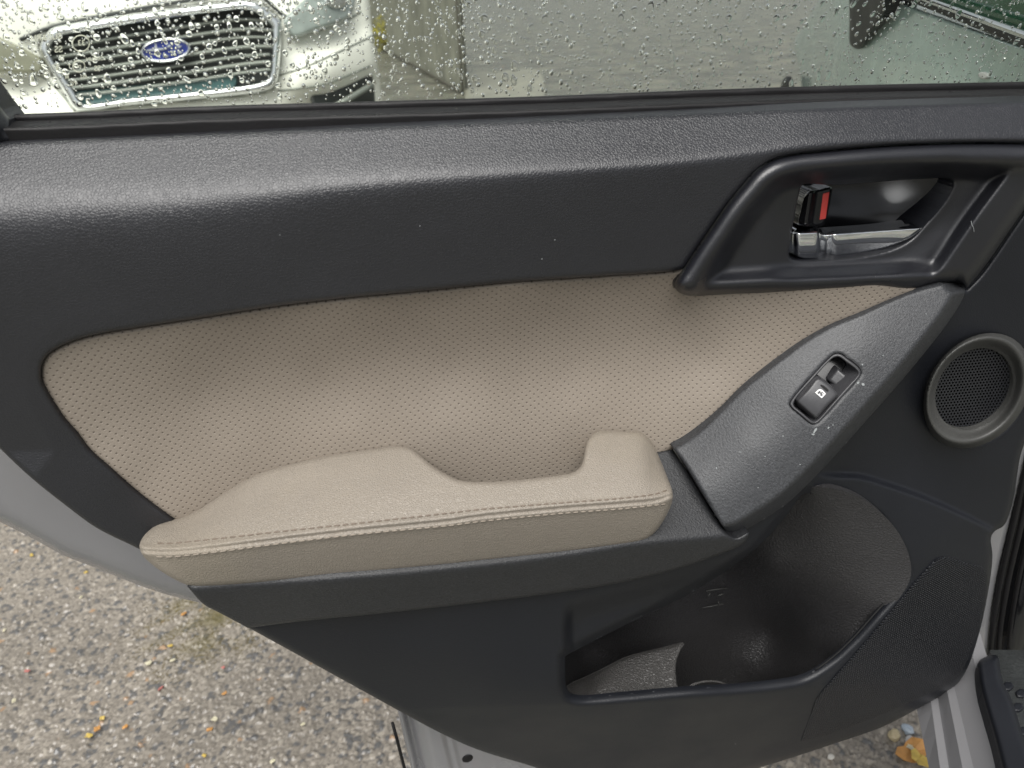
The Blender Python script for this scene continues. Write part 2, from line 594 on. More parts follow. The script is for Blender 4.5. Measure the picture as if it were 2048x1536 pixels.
def asphalt_patch(name, xa, xb, ya, yb, st, cell):
    nx = int((xb - xa) / st) + 1; ny = int((yb - ya) / st) + 1
    X, Y = np.meshgrid(xa + np.arange(nx) * st, ya + np.arange(ny) * st)
    ci = np.floor((X - xa) / cell).astype(int) + 2; cj = np.floor((Y - ya) / cell).astype(int) + 2
    mx, my = ci.max() + 4, cj.max() + 4
    jx = rng.random((my, mx)); jy = rng.random((my, mx))
    size = 0.45 + 0.85 * rng.random((my, mx)) ** 1.5; amp = rng.random((my, mx)) ** 1.3
    hue = rng.random((my, mx)); val = rng.random((my, mx))
    F1 = np.full(X.shape, 1e9); F2 = np.full(X.shape, 1e9)
    bi = np.zeros(X.shape, int); bj = np.zeros(X.shape, int)
    for dj in range(-2, 3):
        for di in range(-2, 3):
            a, b = cj + dj, ci + di
            a = np.clip(a, 0, my - 1); b = np.clip(b, 0, mx - 1)
            px = xa + (b - 2 + jx[a, b]) * cell; py = ya + (a - 2 + jy[a, b]) * cell
            d = np.sqrt((X - px) ** 2 + (Y - py) ** 2) / (cell * size[a, b])
            better = d < F1
            F2 = np.where(better, F1, np.minimum(F2, d))
            bi = np.where(better, b, bi); bj = np.where(better, a, bj)
            F1 = np.where(better, d, F1)
    edge = F2 - F1
    stone = sm(0.02, 0.45, edge)
    A = amp[bj, bi]
    pit = rng.random((my, mx))[bj, bi] < 0.07
    A = np.where(pit, -0.75, A)
    Z = stone * (0.0018 + 0.0042 * A) + 0.0012 * rng.standard_normal(X.shape) * 0.3
    Z += 0.004 * np.sin(X * 9 + 1.3 * np.sin(Y * 7))
    V = val[bj, bi]; H = hue[bj, bi]
    base = np.stack([0.180 + 0.09 * V, 0.160 + 0.082 * V, 0.132 + 0.070 * V], -1)
    lite = np.array([0.30, 0.27, 0.225]); warm = np.array([0.30, 0.20, 0.12]); dark = np.array([0.10, 0.098, 0.095])
    base = np.where((H > 0.93)[..., None], lite, base)
    base = np.where(((H > 0.92) & (H <= 0.93))[..., None], warm, base)
    base = np.where((H < 0.16)[..., None], dark, base)
    grout = np.array([0.15, 0.135, 0.115])
    w = sm(0.0, 0.22, edge)[..., None]
    mp = G0.at(np.array([405.0]), np.array([1245.0]))[0]
    r = np.sqrt(((X - mp[0]) / 0.17) ** 2 + ((Y - mp[1]) / 0.16) ** 2)
    nz = 0.5 + 0.5 * np.sin(X * 31 + 2 * np.sin(Y * 23)) * np.sin(Y * 37 + 2 * np.sin(X * 19))
    moss = np.clip(1.25 - r, 0, 1) * nz
    grout = grout + (np.array([0.075, 0.055, 0.012]) - grout) * np.clip(moss * 3.2, 0, 1)[..., None]
    C = base * w + grout * (1 - w)
    C = C + (np.array([0.10, 0.085, 0.03]) - C) * (np.clip(moss - 0.2, 0, 1) * 1.0)[..., None]
    damp = 0.5 + 0.5 * np.sin(X * 5.3 + 1.7 * np.sin(Y * 4.1)) * np.sin(Y * 6.1 + 1.3 * np.sin(X * 3.7))
    C = C * (0.95 + 0.26 * damp)[..., None]
    verts = np.stack([X, Y, Z], -1).reshape(-1, 3)
    idx = np.arange(nx * ny).reshape(ny, nx)
    faces = np.stack([idx[:-1, :-1], idx[:-1, 1:], idx[1:, 1:], idx[1:, :-1]], -1).reshape(-1, 4)
    me = bpy.data.meshes.new(name)
    me.vertices.add(len(verts)); me.vertices.foreach_set('co', verts.ravel())
    me.loops.add(faces.size); me.loops.foreach_set('vertex_index', faces.ravel())
    me.polygons.add(len(faces)); me.polygons.foreach_set('loop_start', np.arange(0, faces.size, 4))
    me.polygons.foreach_set('loop_total', np.full(len(faces), 4))
    me.polygons.foreach_set('use_smooth', np.ones(len(faces), bool))
    me.update(calc_edges=True)
    ca = me.color_attributes.new('stone', 'FLOAT_COLOR', 'POINT')
    ca.data.foreach_set('color', np.concatenate([C.reshape(-1, 3), np.ones((len(verts), 1))], 1).ravel())
    me.materials.append(m_stone)
    o = bpy.data.objects.new(name, me)
    COL.objects.link(o)
    o['kind'] = 'structure'
    return o


asphalt_patch('asphalt', -1.75, 0.02, 0.72, 2.35, 0.0030, 0.0090)
asphalt_patch('asphalt', 0.021, 0.80, 0.60, 1.30, 0.0029, 0.0090)

# ------------------------------------------------------------------ the open door
PSI = math.radians(9)
NORM = (math.sin(PSI), -math.cos(PSI), 0)
DP = Plane((0.0, 0.66, 0.0), NORM)
door = Thing('car_door', (0.0, 0.66, 0.36), PSI,
             'open rear car door with black and taupe lining and a rain-spotted window', 'car door')

# painted metal shell
shell_pts = [(-140, 560), (-140, 560), (-140, 980), (-140, 980), (-60, 1016), (0, 1044), (64, 1076), (128, 1111), (192, 1136), (256, 1162), (320, 1185),
             (376, 1200), (412, 1209), (520, 1252), (700, 1340), (860, 1430), (1100, 1510), (1450, 1530), (1700, 1440), (1850, 1370), (1850, 1370), (1930, 1000), (1930, 700), (1930, 560), (1930, 560)]
shell_sp = spline(shell_pts, 6)
panel('metal_shell', door, DP, shell_pts, lambda X, Y: -0.035 - 0.07 * sm(60, 170, sdf(X, Y, shell_sp)) * sm(250, 480, X), m_paint, step=14, er=26, ed=0.02, back=0.03,
      label='silver painted metal edge of the door')

# ---- black upper trim
crest = curve([(-160, 425), (0, 418), (150, 412), (350, 402), (700, 368), (1000, 347), (1350, 324), (1500, 306), (1650, 286), (2150, 272)])
cw = curve([(-160, .026), (0, .026), (350, .018), (700, .010), (1000, .006), (1350, .0035), (2150, .0035)])


ins_ctrl = [(82, 745, .040), (150, 685, .040), (372, 645, .041), (700, 600, .042), (1024, 568, .043), (1360, 545, .043), (1600, 580, .040), (1810, 590, .042),
            (150, 760, .034), (300, 730, .028), (520, 700, .020), (800, 665, .017), (1100, 640, .018), (1350, 625, .021), (1560, 625, .034),
            (200, 860, .030), (400, 800, .015), (650, 770, .009), (900, 740, .008), (1150, 730, .010), (1400, 720, .019), (1530, 720, .034),
            (300, 950, .026), (480, 900, .018), (700, 860, .018), (900, 850, .020), (1150, 830, .022), (1350, 820, .028), (1440, 800, .036),
            (400, 1040, .024), (600, 1000, .018), (900, 960, .026), (1150, 940, .028), (1330, 900, .034), (130, 840, .036), (230, 945, .034), (345, 1038, .030)]
h_ins0 = tps(ins_ctrl)
h_ins = lambda X, Y: h_ins0(X, Y) - 0.002
ins_edge = spline([(82, 700), (83, 761), (107, 807), (154, 867), (214, 931), (278, 987), (346, 1038), (420, 1100)], 5, False)


def h_upper(X, Y):
    t = Y - crest(X)
    d1 = 0.054 + 0.00040 * t
    d2 = 0.054 - 0.000020 * t
    d = softmin(d1, d2, cw(X))
    d = np.maximum(d, -0.020 + 0.0001 * (t + 150)) - 0.006 * sm(300, -100, X) * sm(0, 500, t)
    near = sm(330, 90, seg_dist(X, Y, ins_edge, False)) * sm(560, 980, Y)
    return d + (np.minimum(d, h_ins0(X, Y) + 0.001) - d) * near


bez_top = [(1368, 536), (1395, 494), (1423, 453), (1454, 408), (1485, 370), (1513, 339), (1547, 318), (1589, 308), (1651, 301), (1755, 292), (1858, 287), (1962, 285), (2120, 287)]
ins_top = [(1350, 541), (1200, 552), (1024, 564), (860, 580), (700, 595), (560, 611), (466, 625), (372, 640), (279, 654), (201, 667), (154, 679), (116, 695), (94, 711), (83, 732), (82, 745)]
ins_left = [(83, 761), (91, 779), (107, 807), (129, 839), (154, 867), (179, 900), (214, 931), (278, 987), (346, 1038)]
seal_bot = [(-160, 292), (23, 284), (400, 268), (800, 252), (1400, 226), (1716, 213), (2120, 201)]
upper_out = seal_bot + [(2120, 201)] + [(2120, 287)] + bez_top[::-1] + [(1368, 536)] + ins_top + ins_left + \
    [(400, 1080), (400, 1080), (360, 1150), (330, 1128), (278, 1098), (192, 1055), (128, 1008), (64, 957), (0, 897), (-60, 835), (-160, 700), (-160, 700), (-160, 292)]
panel('upper_trim', door, DP, upper_out, h_upper, m_trim, step=5, er=7, ed=0.0035, back=0.055,
      label='black grained vinyl top of the door lining')

# ---- taupe insert
insert_out = ins_top[::-1] + [(1368, 536), (1368, 536), (1480, 560), (1700, 560), (1840, 575), (1840, 575), (1822, 588), (1775, 607), (1720, 632), (1665, 654), (1614, 683), (1563, 720), (1519, 753), (1483, 782),
                            (1446, 819), (1410, 855), (1373, 884), (1344, 899), (1290, 930), (1200, 1000), (900, 1010), (500, 1030), (370, 1050), (370, 1050)] + ins_left[::-1]
insert = panel('door_insert', door, DP, insert_out, h_ins, m_tan, step=4, er=9, ed=0.005, back=0.04,
               label='taupe perforated leather panel in the middle of the door')

# ---- lower trim (with the map pocket opening)
hole = [(1130, 1312), (1130, 1312), (1193, 1279), (1285, 1233), (1378, 1187), (1447, 1145), (1517, 1092), (1575, 1028), (1604, 990), (1623, 986), (1655, 990), (1702, 1004), (1748, 1032), (1785, 1078), (1805, 1117),
        (1808, 1145), (1795, 1175), (1748, 1230), (1702, 1281), (1655, 1323), (1609, 1351), (1563, 1361), (1470, 1371), (1378, 1376), (1239, 1388), (1160, 1394), (1140, 1388), (1131, 1367), (1130, 1340)]
hole_p = spline(hole, 6)
low_out = [(1932, 577), (1962, 545), (2048, 422), (2120, 330), (2120, 330), (2120, 780), (2120, 780), (2048, 890), (2033, 960), (2030, 983), (2018, 1030), (2007, 1052), (1990, 1062), (1982, 1075), (1985, 1113), (1975, 1191), (1956, 1275), (1933, 1340), (1910, 1372),
           (1841, 1414), (1771, 1451), (1655, 1492), (1517, 1536), (1380, 1572), (1250, 1580), (1150, 1563), (1072, 1535), (955, 1499), (877, 1464), (799, 1422), (683, 1358), (598, 1311), (491, 1252), (491, 1252),
           (620, 1225), (800, 1210), (1100, 1176), (1239, 1150), (1340, 1110), (1400, 1040), (1480, 1000), (1560, 960), (1650, 880), (1760, 760), (1860, 640), (1915, 575), (1932, 577)]
ridge = spline([(1590, 930), (1640, 948), (1683, 951), (1720, 953), (1775, 969), (1848, 995), (1921, 1027), (1987, 1060), (2080, 1110)], 6, False)
ridge_y = lambda x: np.interp(x, ridge[:, 0], ridge[:, 1])
lip_y = curve([(400, 1440), (700, 1425), (935, 1413), (1130, 1408), (1400, 1397), (1600, 1378), (2100, 1330)])
low_ctrl = [(500, 1250, .076), (800, 1215, .084), (1100, 1180, .088), (1300, 1135, .088), (1450, 1080, .086), (1560, 990, .080), (1700, 850, .060), (1850, 690, .048), (1950, 560, .040), (2100, 400, .036),
            (2050, 700, .038), (2000, 900, .040), (1800, 900, .044), (1680, 940, .058), (700, 1330, .080), (900, 1300, .088), (1100, 1300, .092), (800, 1420, .070), (1000, 1400, .092), (1130, 1400, .096),
            (1400, 1400, .098), (1600, 1375, .094), (1750, 1260, .084), (1850, 1120, .070), (1980, 1080, .050), (1950, 1250, .056), (1880, 1370, .062), (1700, 1440, .078), (1400, 1500, .078), (1100, 1500, .074), (960, 1490, .064), (1250, 1580, .066), (1520, 1530, .068)]
h_low0 = tps(low_ctrl)


def h_low(X, Y):
    d = h_low0(X, Y)
    right = sm(1600, 1690, X)
    d = d - 0.010 * right * sm(8, -8, Y - ridge_y(X))                 # step below the tweeter area
    tuck = sm(1122, 1150, X) * sm(1700, 1500, X) * sm(1195, 1255, Y + 0.28 * (X - 1130)) * sm(1330, 1285, Y)
    d = d - 0.016 * tuck
    d = d - 0.00016 * np.maximum(Y - lip_y(X), 0) * sm(500, 1000, X) + 0.00 * Y
    # lower face falls away under the pocket lip
    return d


panel('lower_trim', door, DP, low_out, h_low, m_low, holes=[hole, [tuple(q) for q in ell(1952, 780, 108, 84, math.radians(-52), 24)]], step=4, er=12, ed=0.008, back=0.06, chamfer=True, hole_er=17, hole_ed=0.0095, hole_back=0.003,
      label='charcoal plastic lower part of the door lining')

# ---- map pocket liner, tray, bottle ring
pk_out = [(1105, 1330), (1150, 1260), (1300, 1190), (1440, 1110), (1550, 1010), (1620, 975), (1720, 995), (1800, 1070), (1822, 1150), (1780, 1220), (1700, 1310), (1620, 1375), (1480, 1400), (1250, 1415), (1120, 1410)]
pk_ctrl = [(1105, 1330, .020), (1150, 1300, -.068), (1250, 1240, -.072), (1350, 1180, -.072), (1440, 1110, -.070), (1530, 1030, .004), (1600, 985, .050), (1620, 975, .066), (1660, 985, .070), (1720, 1000, .073), (1800, 1075, .077), (1822, 1150, .079),
           (1300, 1300, -.072), (1400, 1250, -.074), (1480, 1200, -.072), (1540, 1130, -.004), (1570, 1080, .014), (1640, 1080, .046), (1700, 1080, .062), (1760, 1130, .070), (1600, 1180, .010), (1660, 1170, .042), (1720, 1190, .062),
           (1540, 1260, -.070), (1620, 1270, .008), (1680, 1260, .046), (1745, 1240, .070), (1500, 1330, -.066), (1600, 1330, .004), (1650, 1320, .040), (1690, 1310, .070), (1620, 1385, .050), (1480, 1405, -.070), (1250, 1420, -.064), (1115, 1410, .020), (1200, 1360, -.068), (1350, 1340, -.068)]
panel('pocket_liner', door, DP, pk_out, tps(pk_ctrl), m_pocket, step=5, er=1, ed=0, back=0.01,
      label='dark grained inside of the map pocket')
tray_out = [(1118, 1392), (1135, 1372), (1172, 1354), (1210, 1336), (1252, 1315), (1300, 1302), (1345, 1291), (1372, 1284), (1372, 1284), (1362, 1298), (1354, 1318), (1351, 1340), (1354, 1365), (1360, 1392), (1360, 1392), (1240, 1410), (1150, 1412)]
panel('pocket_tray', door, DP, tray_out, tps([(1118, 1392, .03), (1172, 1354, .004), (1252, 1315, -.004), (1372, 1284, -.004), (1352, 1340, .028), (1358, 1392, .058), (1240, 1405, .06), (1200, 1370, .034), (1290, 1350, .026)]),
      m_tray, step=4, er=4, ed=0.002, back=0.001, label='grained step inside the map pocket, lightened for sky light')
gp_ = np.array([q for q in hole_p if q[0] > 1620 and q[1] < 1340])
gp_ = gp_[np.argsort(np.arctan2(gp_[:, 1] - 1180, gp_[:, 0] - 1600))]
tube('pocket_gap', door, DP.at(gp_[:, 0] - 1.5, gp_[:, 1] + 0.5, h_low(gp_[:, 0], gp_[:, 1]) - 0.0082), 0.0011, m_void, seg=6)
arc = spline([(1376, 1375), (1390, 1368), (1412, 1363), (1436, 1364), (1456, 1371)], 5, False)
tube('bottle_ring', door, DP.at(arc[:, 0], arc[:, 1], 0.055), 0.0016, m_tray)
for a, b in (((1412, 1182), (1455, 1176)), ((1420, 1186), (1414, 1196)), ((1436, 1191), (1447, 1188)), ((1404, 1216), (1447, 1208)), ((1437, 1203), (1437, 1210))):
    tube('moulded_mark', door, DP.at(np.array([a[0], (a[0] + b[0]) / 2, b[0]]), np.array([a[1], (a[1] + b[1]) / 2, b[1]]), -0.066), 0.0010, m_ring, seg=6)

# ---- embossed speaker field
gr_out = [(1882, 1114), (1930, 1124), (1968, 1136), (1974, 1150), (1968, 1219), (1950, 1280), (1930, 1332), (1908, 1362), (1850, 1392), (1760, 1430), (1660, 1468), (1600, 1485), (1600, 1485), (1618, 1440), (1632, 1400), (1650, 1376), (1716, 1301), (1794, 1208), (1850, 1142)]
panel('speaker_grille', door, DP, gr_out, lambda X, Y: h_low(X, Y) + 0.0022, m_emboss, step=5, er=5, ed=0.0016, back=0.01,
      label='field of fine pips over the door speaker')

# ---- armrest base (band under the pad) and switch panel
lip_edge = curve([(300, 1184), (385, 1179), (800, 1149), (1100, 1117), (1285, 1089), (1400, 1078), (1520, 1068)])


def h_base(X, Y):
    t = Y - lip_edge(X)
    e = 0.112 - 0.020 * sm(700, 380, X)
    d1 = e + 0.00044 * t
    d2 = e - 0.00016 * t
    return softmin(d1, d2, 0.004)


base_out = [(372, 1170), (372, 1170), (520, 1120), (900, 1080), (1200, 1020), (1290, 910), (1342, 897), (1342, 897), (1364, 926), (1389, 966), (1426, 1028), (1452, 1066), (1452, 1066), (1470, 1076), (1500, 1060), (1500, 1060), (1490, 1085), (1447, 1106), (1355, 1138), (1239, 1166), (1100, 1188), (800, 1223), (600, 1243), (496, 1256), (496, 1256), (440, 1226), (408, 1209)]
panel('armrest_base', door, DP, base_out, h_base, m_base, step=4, er=5, ed=0.003, back=0.05,
      label='grained plastic ledge under the armrest pad, darkened for shade')

sw_out = [(1345, 896), (1345, 896), (1373, 881), (1410, 852), (1446, 816), (1483, 779), (1519, 750), (1563, 717), (1614, 680), (1665, 651), (1720, 629), (1775, 604), (1819, 586), (1870, 571), (1903, 566), (1922, 569), (1930, 580), (1924, 600), (1899, 641), (1848, 707), (1793, 773), (1738, 835), (1683, 897), (1629, 955), (1574, 1007), (1519, 1044), (1480, 1064), (1456, 1068), (1456, 1068), (1430, 1028), (1393, 966), (1368, 926)]
sw_ctrl = [(1345, 896, .042), (1373, 881, .040), (1446, 816, .040), (1519, 750, .040), (1614, 680, .040), (1720, 629, .043), (1819, 586, .045), (1903, 566, .052), (1930, 580, .054), (1899, 641, .070), (1848, 707, .080), (1738, 835, .096), (1629, 955, .108), (1519, 1044, .114), (1456, 1068, .114), (1400, 975, .088), (1500, 900, .086), (1600, 800, .076), (1720, 700, .068), (1560, 960, .104)]
h_sw0 = tps(sw_ctrl, 0.03)
sw_right = spline([(1908, 562), (1932, 582), (1924, 600), (1899, 641), (1848, 707), (1793, 773), (1738, 835), (1683, 897), (1629, 955), (1574, 1007), (1519, 1044), (1480, 1066), (1452, 1074)], 5, False)


def h_sw(X, Y):
    q = np.clip(seg_dist(X, Y, sw_right, False) / 24.0, 0, 1)
    return h_sw0(X, Y) - 0.024 * (1 - q) ** 1.15
sw_hole = [(1578, 808), (1581, 801), (1618, 757), (1659, 714), (1668, 707), (1680, 706), (1697, 717), (1714, 730), (1722, 739), (1723, 747), (1716, 759), (1678, 802), (1638, 845), (1630, 849), (1622, 849), (1601, 832), (1581, 815)]
panel('switch_panel', door, DP, sw_out, h_sw, m_switch, holes=[sw_hole], step=4, er=4, ed=0.0022, back=0.05, hole_er=2, hole_ed=0.0008,
      label='speckled dark grey plastic panel around the window switch')
sw_in = [(1587, 808), (1591, 798), (1627, 757), (1663, 718), (1671, 714), (1678, 714), (1695, 726), (1712, 739), (1716, 745), (1715, 751), (1700, 767), (1682, 787), (1658, 814), (1635, 840), (1629, 843), (1622, 840), (1606, 827), (1589, 813)]
sw_ring_o = [(x + (1650 - x) * 0.018, y + (778 - y) * 0.018) for x, y in sw_hole]
swt = panel('window_switch', door, DP, sw_ring_o, lambda X, Y: h_sw(X, Y) - 0.0004, m_button, holes=[sw_in], step=1.6, er=4, ed=0.0012, back=0.02, hole_er=3, hole_ed=0.001,
            label='framed window lifter switch')
panel('recess', door, DP, sw_ring_o, lambda X, Y: h_sw(X, Y) - 0.016, m_gloss, parent=swt, step=6, er=0, ed=0, back=0)
shelf = [(1675, 735), (1675, 735), (1705, 760), (1705, 760), (1685, 786), (1685, 786), (1655, 760), (1655, 760)]
panel('finger_shelf', door, DP, shelf, lambda X, Y: h_sw(X, Y) - 0.0095 + 0.00008 * (X - 1680), m_button, parent=swt, step=3, er=5, ed=0.002, back=0.006)
rk = [(1594, 803), (1596, 799), (1615, 778), (1634, 756), (1640, 756), (1652, 763), (1664, 773), (1675, 786), (1675, 791), (1655, 812), (1634, 836), (1630, 839), (1627, 838), (1610, 824), (1594, 810)]


def h_rk(X, Y):
    # rocker crowned along its length, its lower end dropping away
    s = ((X - 1640) * 0.66 - (Y - 796) * 0.75)
    up = 0.0045 - 0.00003 * s ** 2 * 0.05
    fall = sm(-33, -46, s) * 0.009
    return h_sw(X, Y) - 0.001 + up - fall


panel('rocker', door, DP, rk, h_rk, m_button, parent=swt, step=1.8, er=5, ed=0.0025, back=0.012)
panel('marker_slot', door, DP, [(1641.5, 771), (1643, 769.5), (1657.5, 780.5), (1656.5, 783), (1655, 783)], lambda X, Y: h_rk(X, Y) + 0.0004, m_void, parent=swt, step=1, er=0, ed=0, back=0.0006)
ico = [(1630.5, 785.5), (1630.5, 785.5), (1638, 779), (1643, 779), (1652, 787.5), (1652, 787.5), (1643.5, 796.5), (1643.5, 796.5)]
ici = [(1634, 786), (1634, 786), (1639, 781.6), (1642, 781.6), (1648.5, 787.8), (1648.5, 787.8), (1643.4, 793.2), (1643.4, 793.2)]
panel('printed_icon', door, DP, ico, lambda X, Y: h_rk(X, Y) + 0.0004, m_print, parent=swt, holes=[ici], step=0.7, er=0, ed=0, back=0.0003)
for cx, cy in ((1642, 783.6), (1645.5, 788), (1639.5, 788.5)):
    panel('icon_dot', door, DP, [(cx - 1.6, cy), (cx - 1.6, cy), (cx, cy - 1.6), (cx, cy - 1.6), (cx + 1.6, cy), (cx + 1.6, cy), (cx, cy + 1.6), (cx, cy + 1.6)],
          lambda X, Y: h_rk(X, Y) + 0.0005, m_print, parent=swt, step=0.6, er=0, ed=0, back=0.0003)

# ---- inside handle: sculpted bezel, cup, lock lever, pull lever
bez_out = [(1350, 567), (1355, 555)] + bez_top[:-1] + [(2120, 287), (2120, 287), (2120, 325), (2120, 325), (2048, 420), (1962, 543), (1934, 575), (1934, 575), (1915, 563), (1903, 564), (1870, 569), (1822, 583), (1755, 578), (1686, 582), (1547, 587), (1444, 590), (1375, 591), (1356, 583)]
bez_p = spline(bez_out, 6)
cup = [(1603, 372), (1610, 368), (1668, 370), (1789, 361), (1858, 357), (1896, 357), (1907, 364), (1900, 387), (1879, 418), (1848, 453), (1824, 478), (1789, 498), (1738, 511), (1668, 519), (1592, 521), (1579, 515), (1582, 474), (1589, 432), (1598, 387)]
cup_p = spline(cup, 6)
bz_edge = np.array([(1352, 575), (1368, 536), (1423, 453), (1454, 408), (1485, 370), (1513, 339), (1547, 318), (1589, 308), (1755, 292), (2120, 287)], float)
bz_edge = spline(bz_edge, 5, False)
bz_low = spline([(1352, 575), (1375, 590), (1547, 586), (1755, 578), (1840, 575), (1900, 590)], 5, False)
bz_dia = spline([(1880, 605), (1915, 560), (1985, 458), (2050, 370), (2130, 260)], 5, False)


def h_bez(X, Y):
    st = seg_dist(X, Y, bz_edge, False); sl = seg_dist(X, Y, bz_low, False); sd = seg_dist(X, Y, bz_dia, False)
    d = 0.026 + 0.0 * X
    rim_t = 0.034 * sm(78, 30, st)
    rim_l = 0.020 * sm(62, 18, sl)
    rim_d = 0.022 * sm(72, 34, sd)
    d = d - softmin(softmin(-rim_t, -rim_l, 0.008), -rim_d, 0.008)
    c = seg_dist(X, Y, cup_p)
    d = d - 0.007 * sm(60, 0, c) * sm(1500, 1600, X) * (1 - 0.5 * sm(470, 380, Y))
    return d


panel('handle_bezel', door, DP, bez_out, h_bez, m_plast, holes=[cup], step=3.5, er=30, ed=0.020, back=0.04, hole_er=3, hole_ed=0.0015,
      label='sculpted black surround of the inside door handle')
panel('handle_cup', door, DP, [(x + (x - 1730) * 0.05, y + (y - 440) * 0.06) for x, y in cup],
      tps([(1580, 380, -.018), (1660, 370, -.02), (1790, 360, -.016), (1900, 350, .012), (1915, 365, .016), (1880, 425, .010), (1820, 490, .004), (1700, 440, -.024), (1780, 430, -.018), (1840, 400, -.004), (1600, 520, -.016), (1720, 525, -.008), (1650, 470, -.024)]),
      m_gloss, step=4, er=0, ed=0, back=0.005, label='gloss black hollow behind the door handle')
lever = panel('lock_lever', door, DP, [(1596, 448), (1600, 420), (1607, 392), (1616, 383), (1640, 378), (1662, 374), (1664, 380), (1660, 405), (1652, 440), (1646, 451), (1620, 453), (1600, 452)],
              lambda X, Y: 0.008 + 0.006 * np.exp(-((X - 1612 - (450 - Y) * 0.15) / 9.0) ** 2) - 0.0001 * (X - 1630), m_gloss, step=2, er=7, ed=0.005, back=0.02,
              label='small black lock lever with a red mark')
panel('red_mark', door, DP, [(1646, 387), (1646, 387), (1659, 383.5), (1659, 383.5), (1651.5, 437), (1651.5, 437), (1639, 440), (1639, 440)],
      lambda X, Y: 0.0085 - 0.0001 * (X - 1630), m_red, parent=lever, step=1.5, er=2, ed=0.0006, back=0.002)
hd = [(1588, 461), (1600, 458), (1637, 456.5), (1648, 462), (1668, 461), (1740, 456), (1842, 447), (1846, 452), (1843, 458), (1824, 475), (1789, 492), (1738, 506), (1686, 513), (1637, 517), (1598, 516), (1586, 509), (1585, 490)]


def h_hd(X, Y):
    top = np.interp(X, [1585, 1637, 1650, 1846], [459, 457, 462, 448])
    v = np.clip((Y - top) / 55.0, 0, 1)
    blade = 0.022 - 0.016 * sm(0.16, 0.0, v) - 0.012 * v ** 2
    boss = 0.010 * sm(1655, 1630, X) * sm(1580, 1600, X) * (0.6 + 0.4 * v)
    dent = -0.006 * np.exp(-((X - 1652) / 11.0) ** 2)
    return blade + boss + dent + 0.007 * sm(1700, 1846, X)


panel('pull_lever', door, DP, hd, h_hd, m_chrome, step=1.8, er=6, ed=0.004, back=0.012, label='chrome lever that opens the door')

# ---- armrest pad
seam = curve([(270, 1099), (292, 1102), (337, 1104), (401, 1099), (562, 1079), (723, 1060), (900, 1042), (961, 1033), (1122, 1017), (1251, 1007), (1316, 1000), (1341, 991), (1360, 984)])
arm_out = [(279, 1094), (282, 1081), (292, 1067), (314, 1050), (350, 1038), (375, 1031), (408, 1013), (440, 991), (482, 965), (517, 947), (562, 933), (627, 917), (691, 905), (756, 896), (794, 892), (819, 896), (839, 910), (864, 931), (897, 951), (922, 961), (955, 964), (1009, 962), (1074, 956), (1122, 950), (1148, 944), (1163, 930), (1169, 907), (1174, 884), (1187, 867), (1206, 861),
           (1251, 863), (1280, 865), (1296, 876), (1309, 894), (1322, 923), (1335, 955), (1345, 984), (1345, 1000), (1338, 1020), (1322, 1049), (1303, 1071), (1283, 1083), (1219, 1094), (1122, 1107), (1026, 1118), (929, 1128), (800, 1141), (723, 1149), (562, 1162), (433, 1171), (385, 1173), (369, 1168), (337, 1152), (304, 1129), (285, 1110)]
arm_d0 = curve([(250, .075), (290, .082), (350, .098), (450, .112), (650, .122), (1000, .126), (1250, .126), (1310, .123), (1350, .117)])


arm_back = curve([(250, 1075), (314, 1050), (375, 1031), (440, 991), (517, 947), (627, 917), (794, 890), (1000, 874), (1206, 858), (1280, 862), (1310, 890), (1350, 940)])


def h_arm(X, Y):
    t = seam(X) - Y
    e = arm_d0(X)
    up = np.maximum(t, 0); dn = np.maximum(-t, 0)
    full = np.maximum(seam(X) - arm_back(X), 30)
    f = up / full
    f = 0.72 * f + 0.28 * f * f
    top = (e - h_ins(X, Y) - 0.006) * f
    d = e - top - 0.00012 * dn - 0.0000012 * dn ** 2
    d = d - 0.0032 * np.exp(-(t / 3.0) ** 2) + 0.0014 * np.exp(-((t - 8) / 5.0) ** 2) + 0.0010 * np.exp(-((t + 7) / 5.0) ** 2)
    return d


def arm_skirt(q):
    # the pad's inner edge drops into the grab hollow, the other edges run back to the door
    if q[0] < 340: return DP.n * 0.014 + np.array([0, 0, 0.012])
    if seam(q[0]) - q[1] > 8: return DP.n * 0.016 + np.array([0, 0, 0.030])
    return DP.n * 0.05


arm = panel('armrest_pad', door, DP, arm_out, h_arm, m_arm, step=2.4, er=9, ed=0.006, back=0.05, skirt=arm_skirt,
            label='padded taupe leather armrest with double stitching')
# stitches
cap_v, cap_f = [], []
for i, (xx, rr) in enumerate(((-.5, .12), (-.42, .6), (-.2, 1), (.2, 1), (.42, .6), (.5, .12))):
    for k in range(6):
        th = k * math.pi / 3
        cap_v.append((xx, rr * math.cos(th) * .5, rr * math.sin(th) * .5))
for i in range(5):
    for k in range(6):
        k2 = (k + 1) % 6
        cap_f.append([i * 6 + k, i * 6 + k2, (i + 1) * 6 + k2, (i + 1) * 6 + k])
me_st = [None, None]


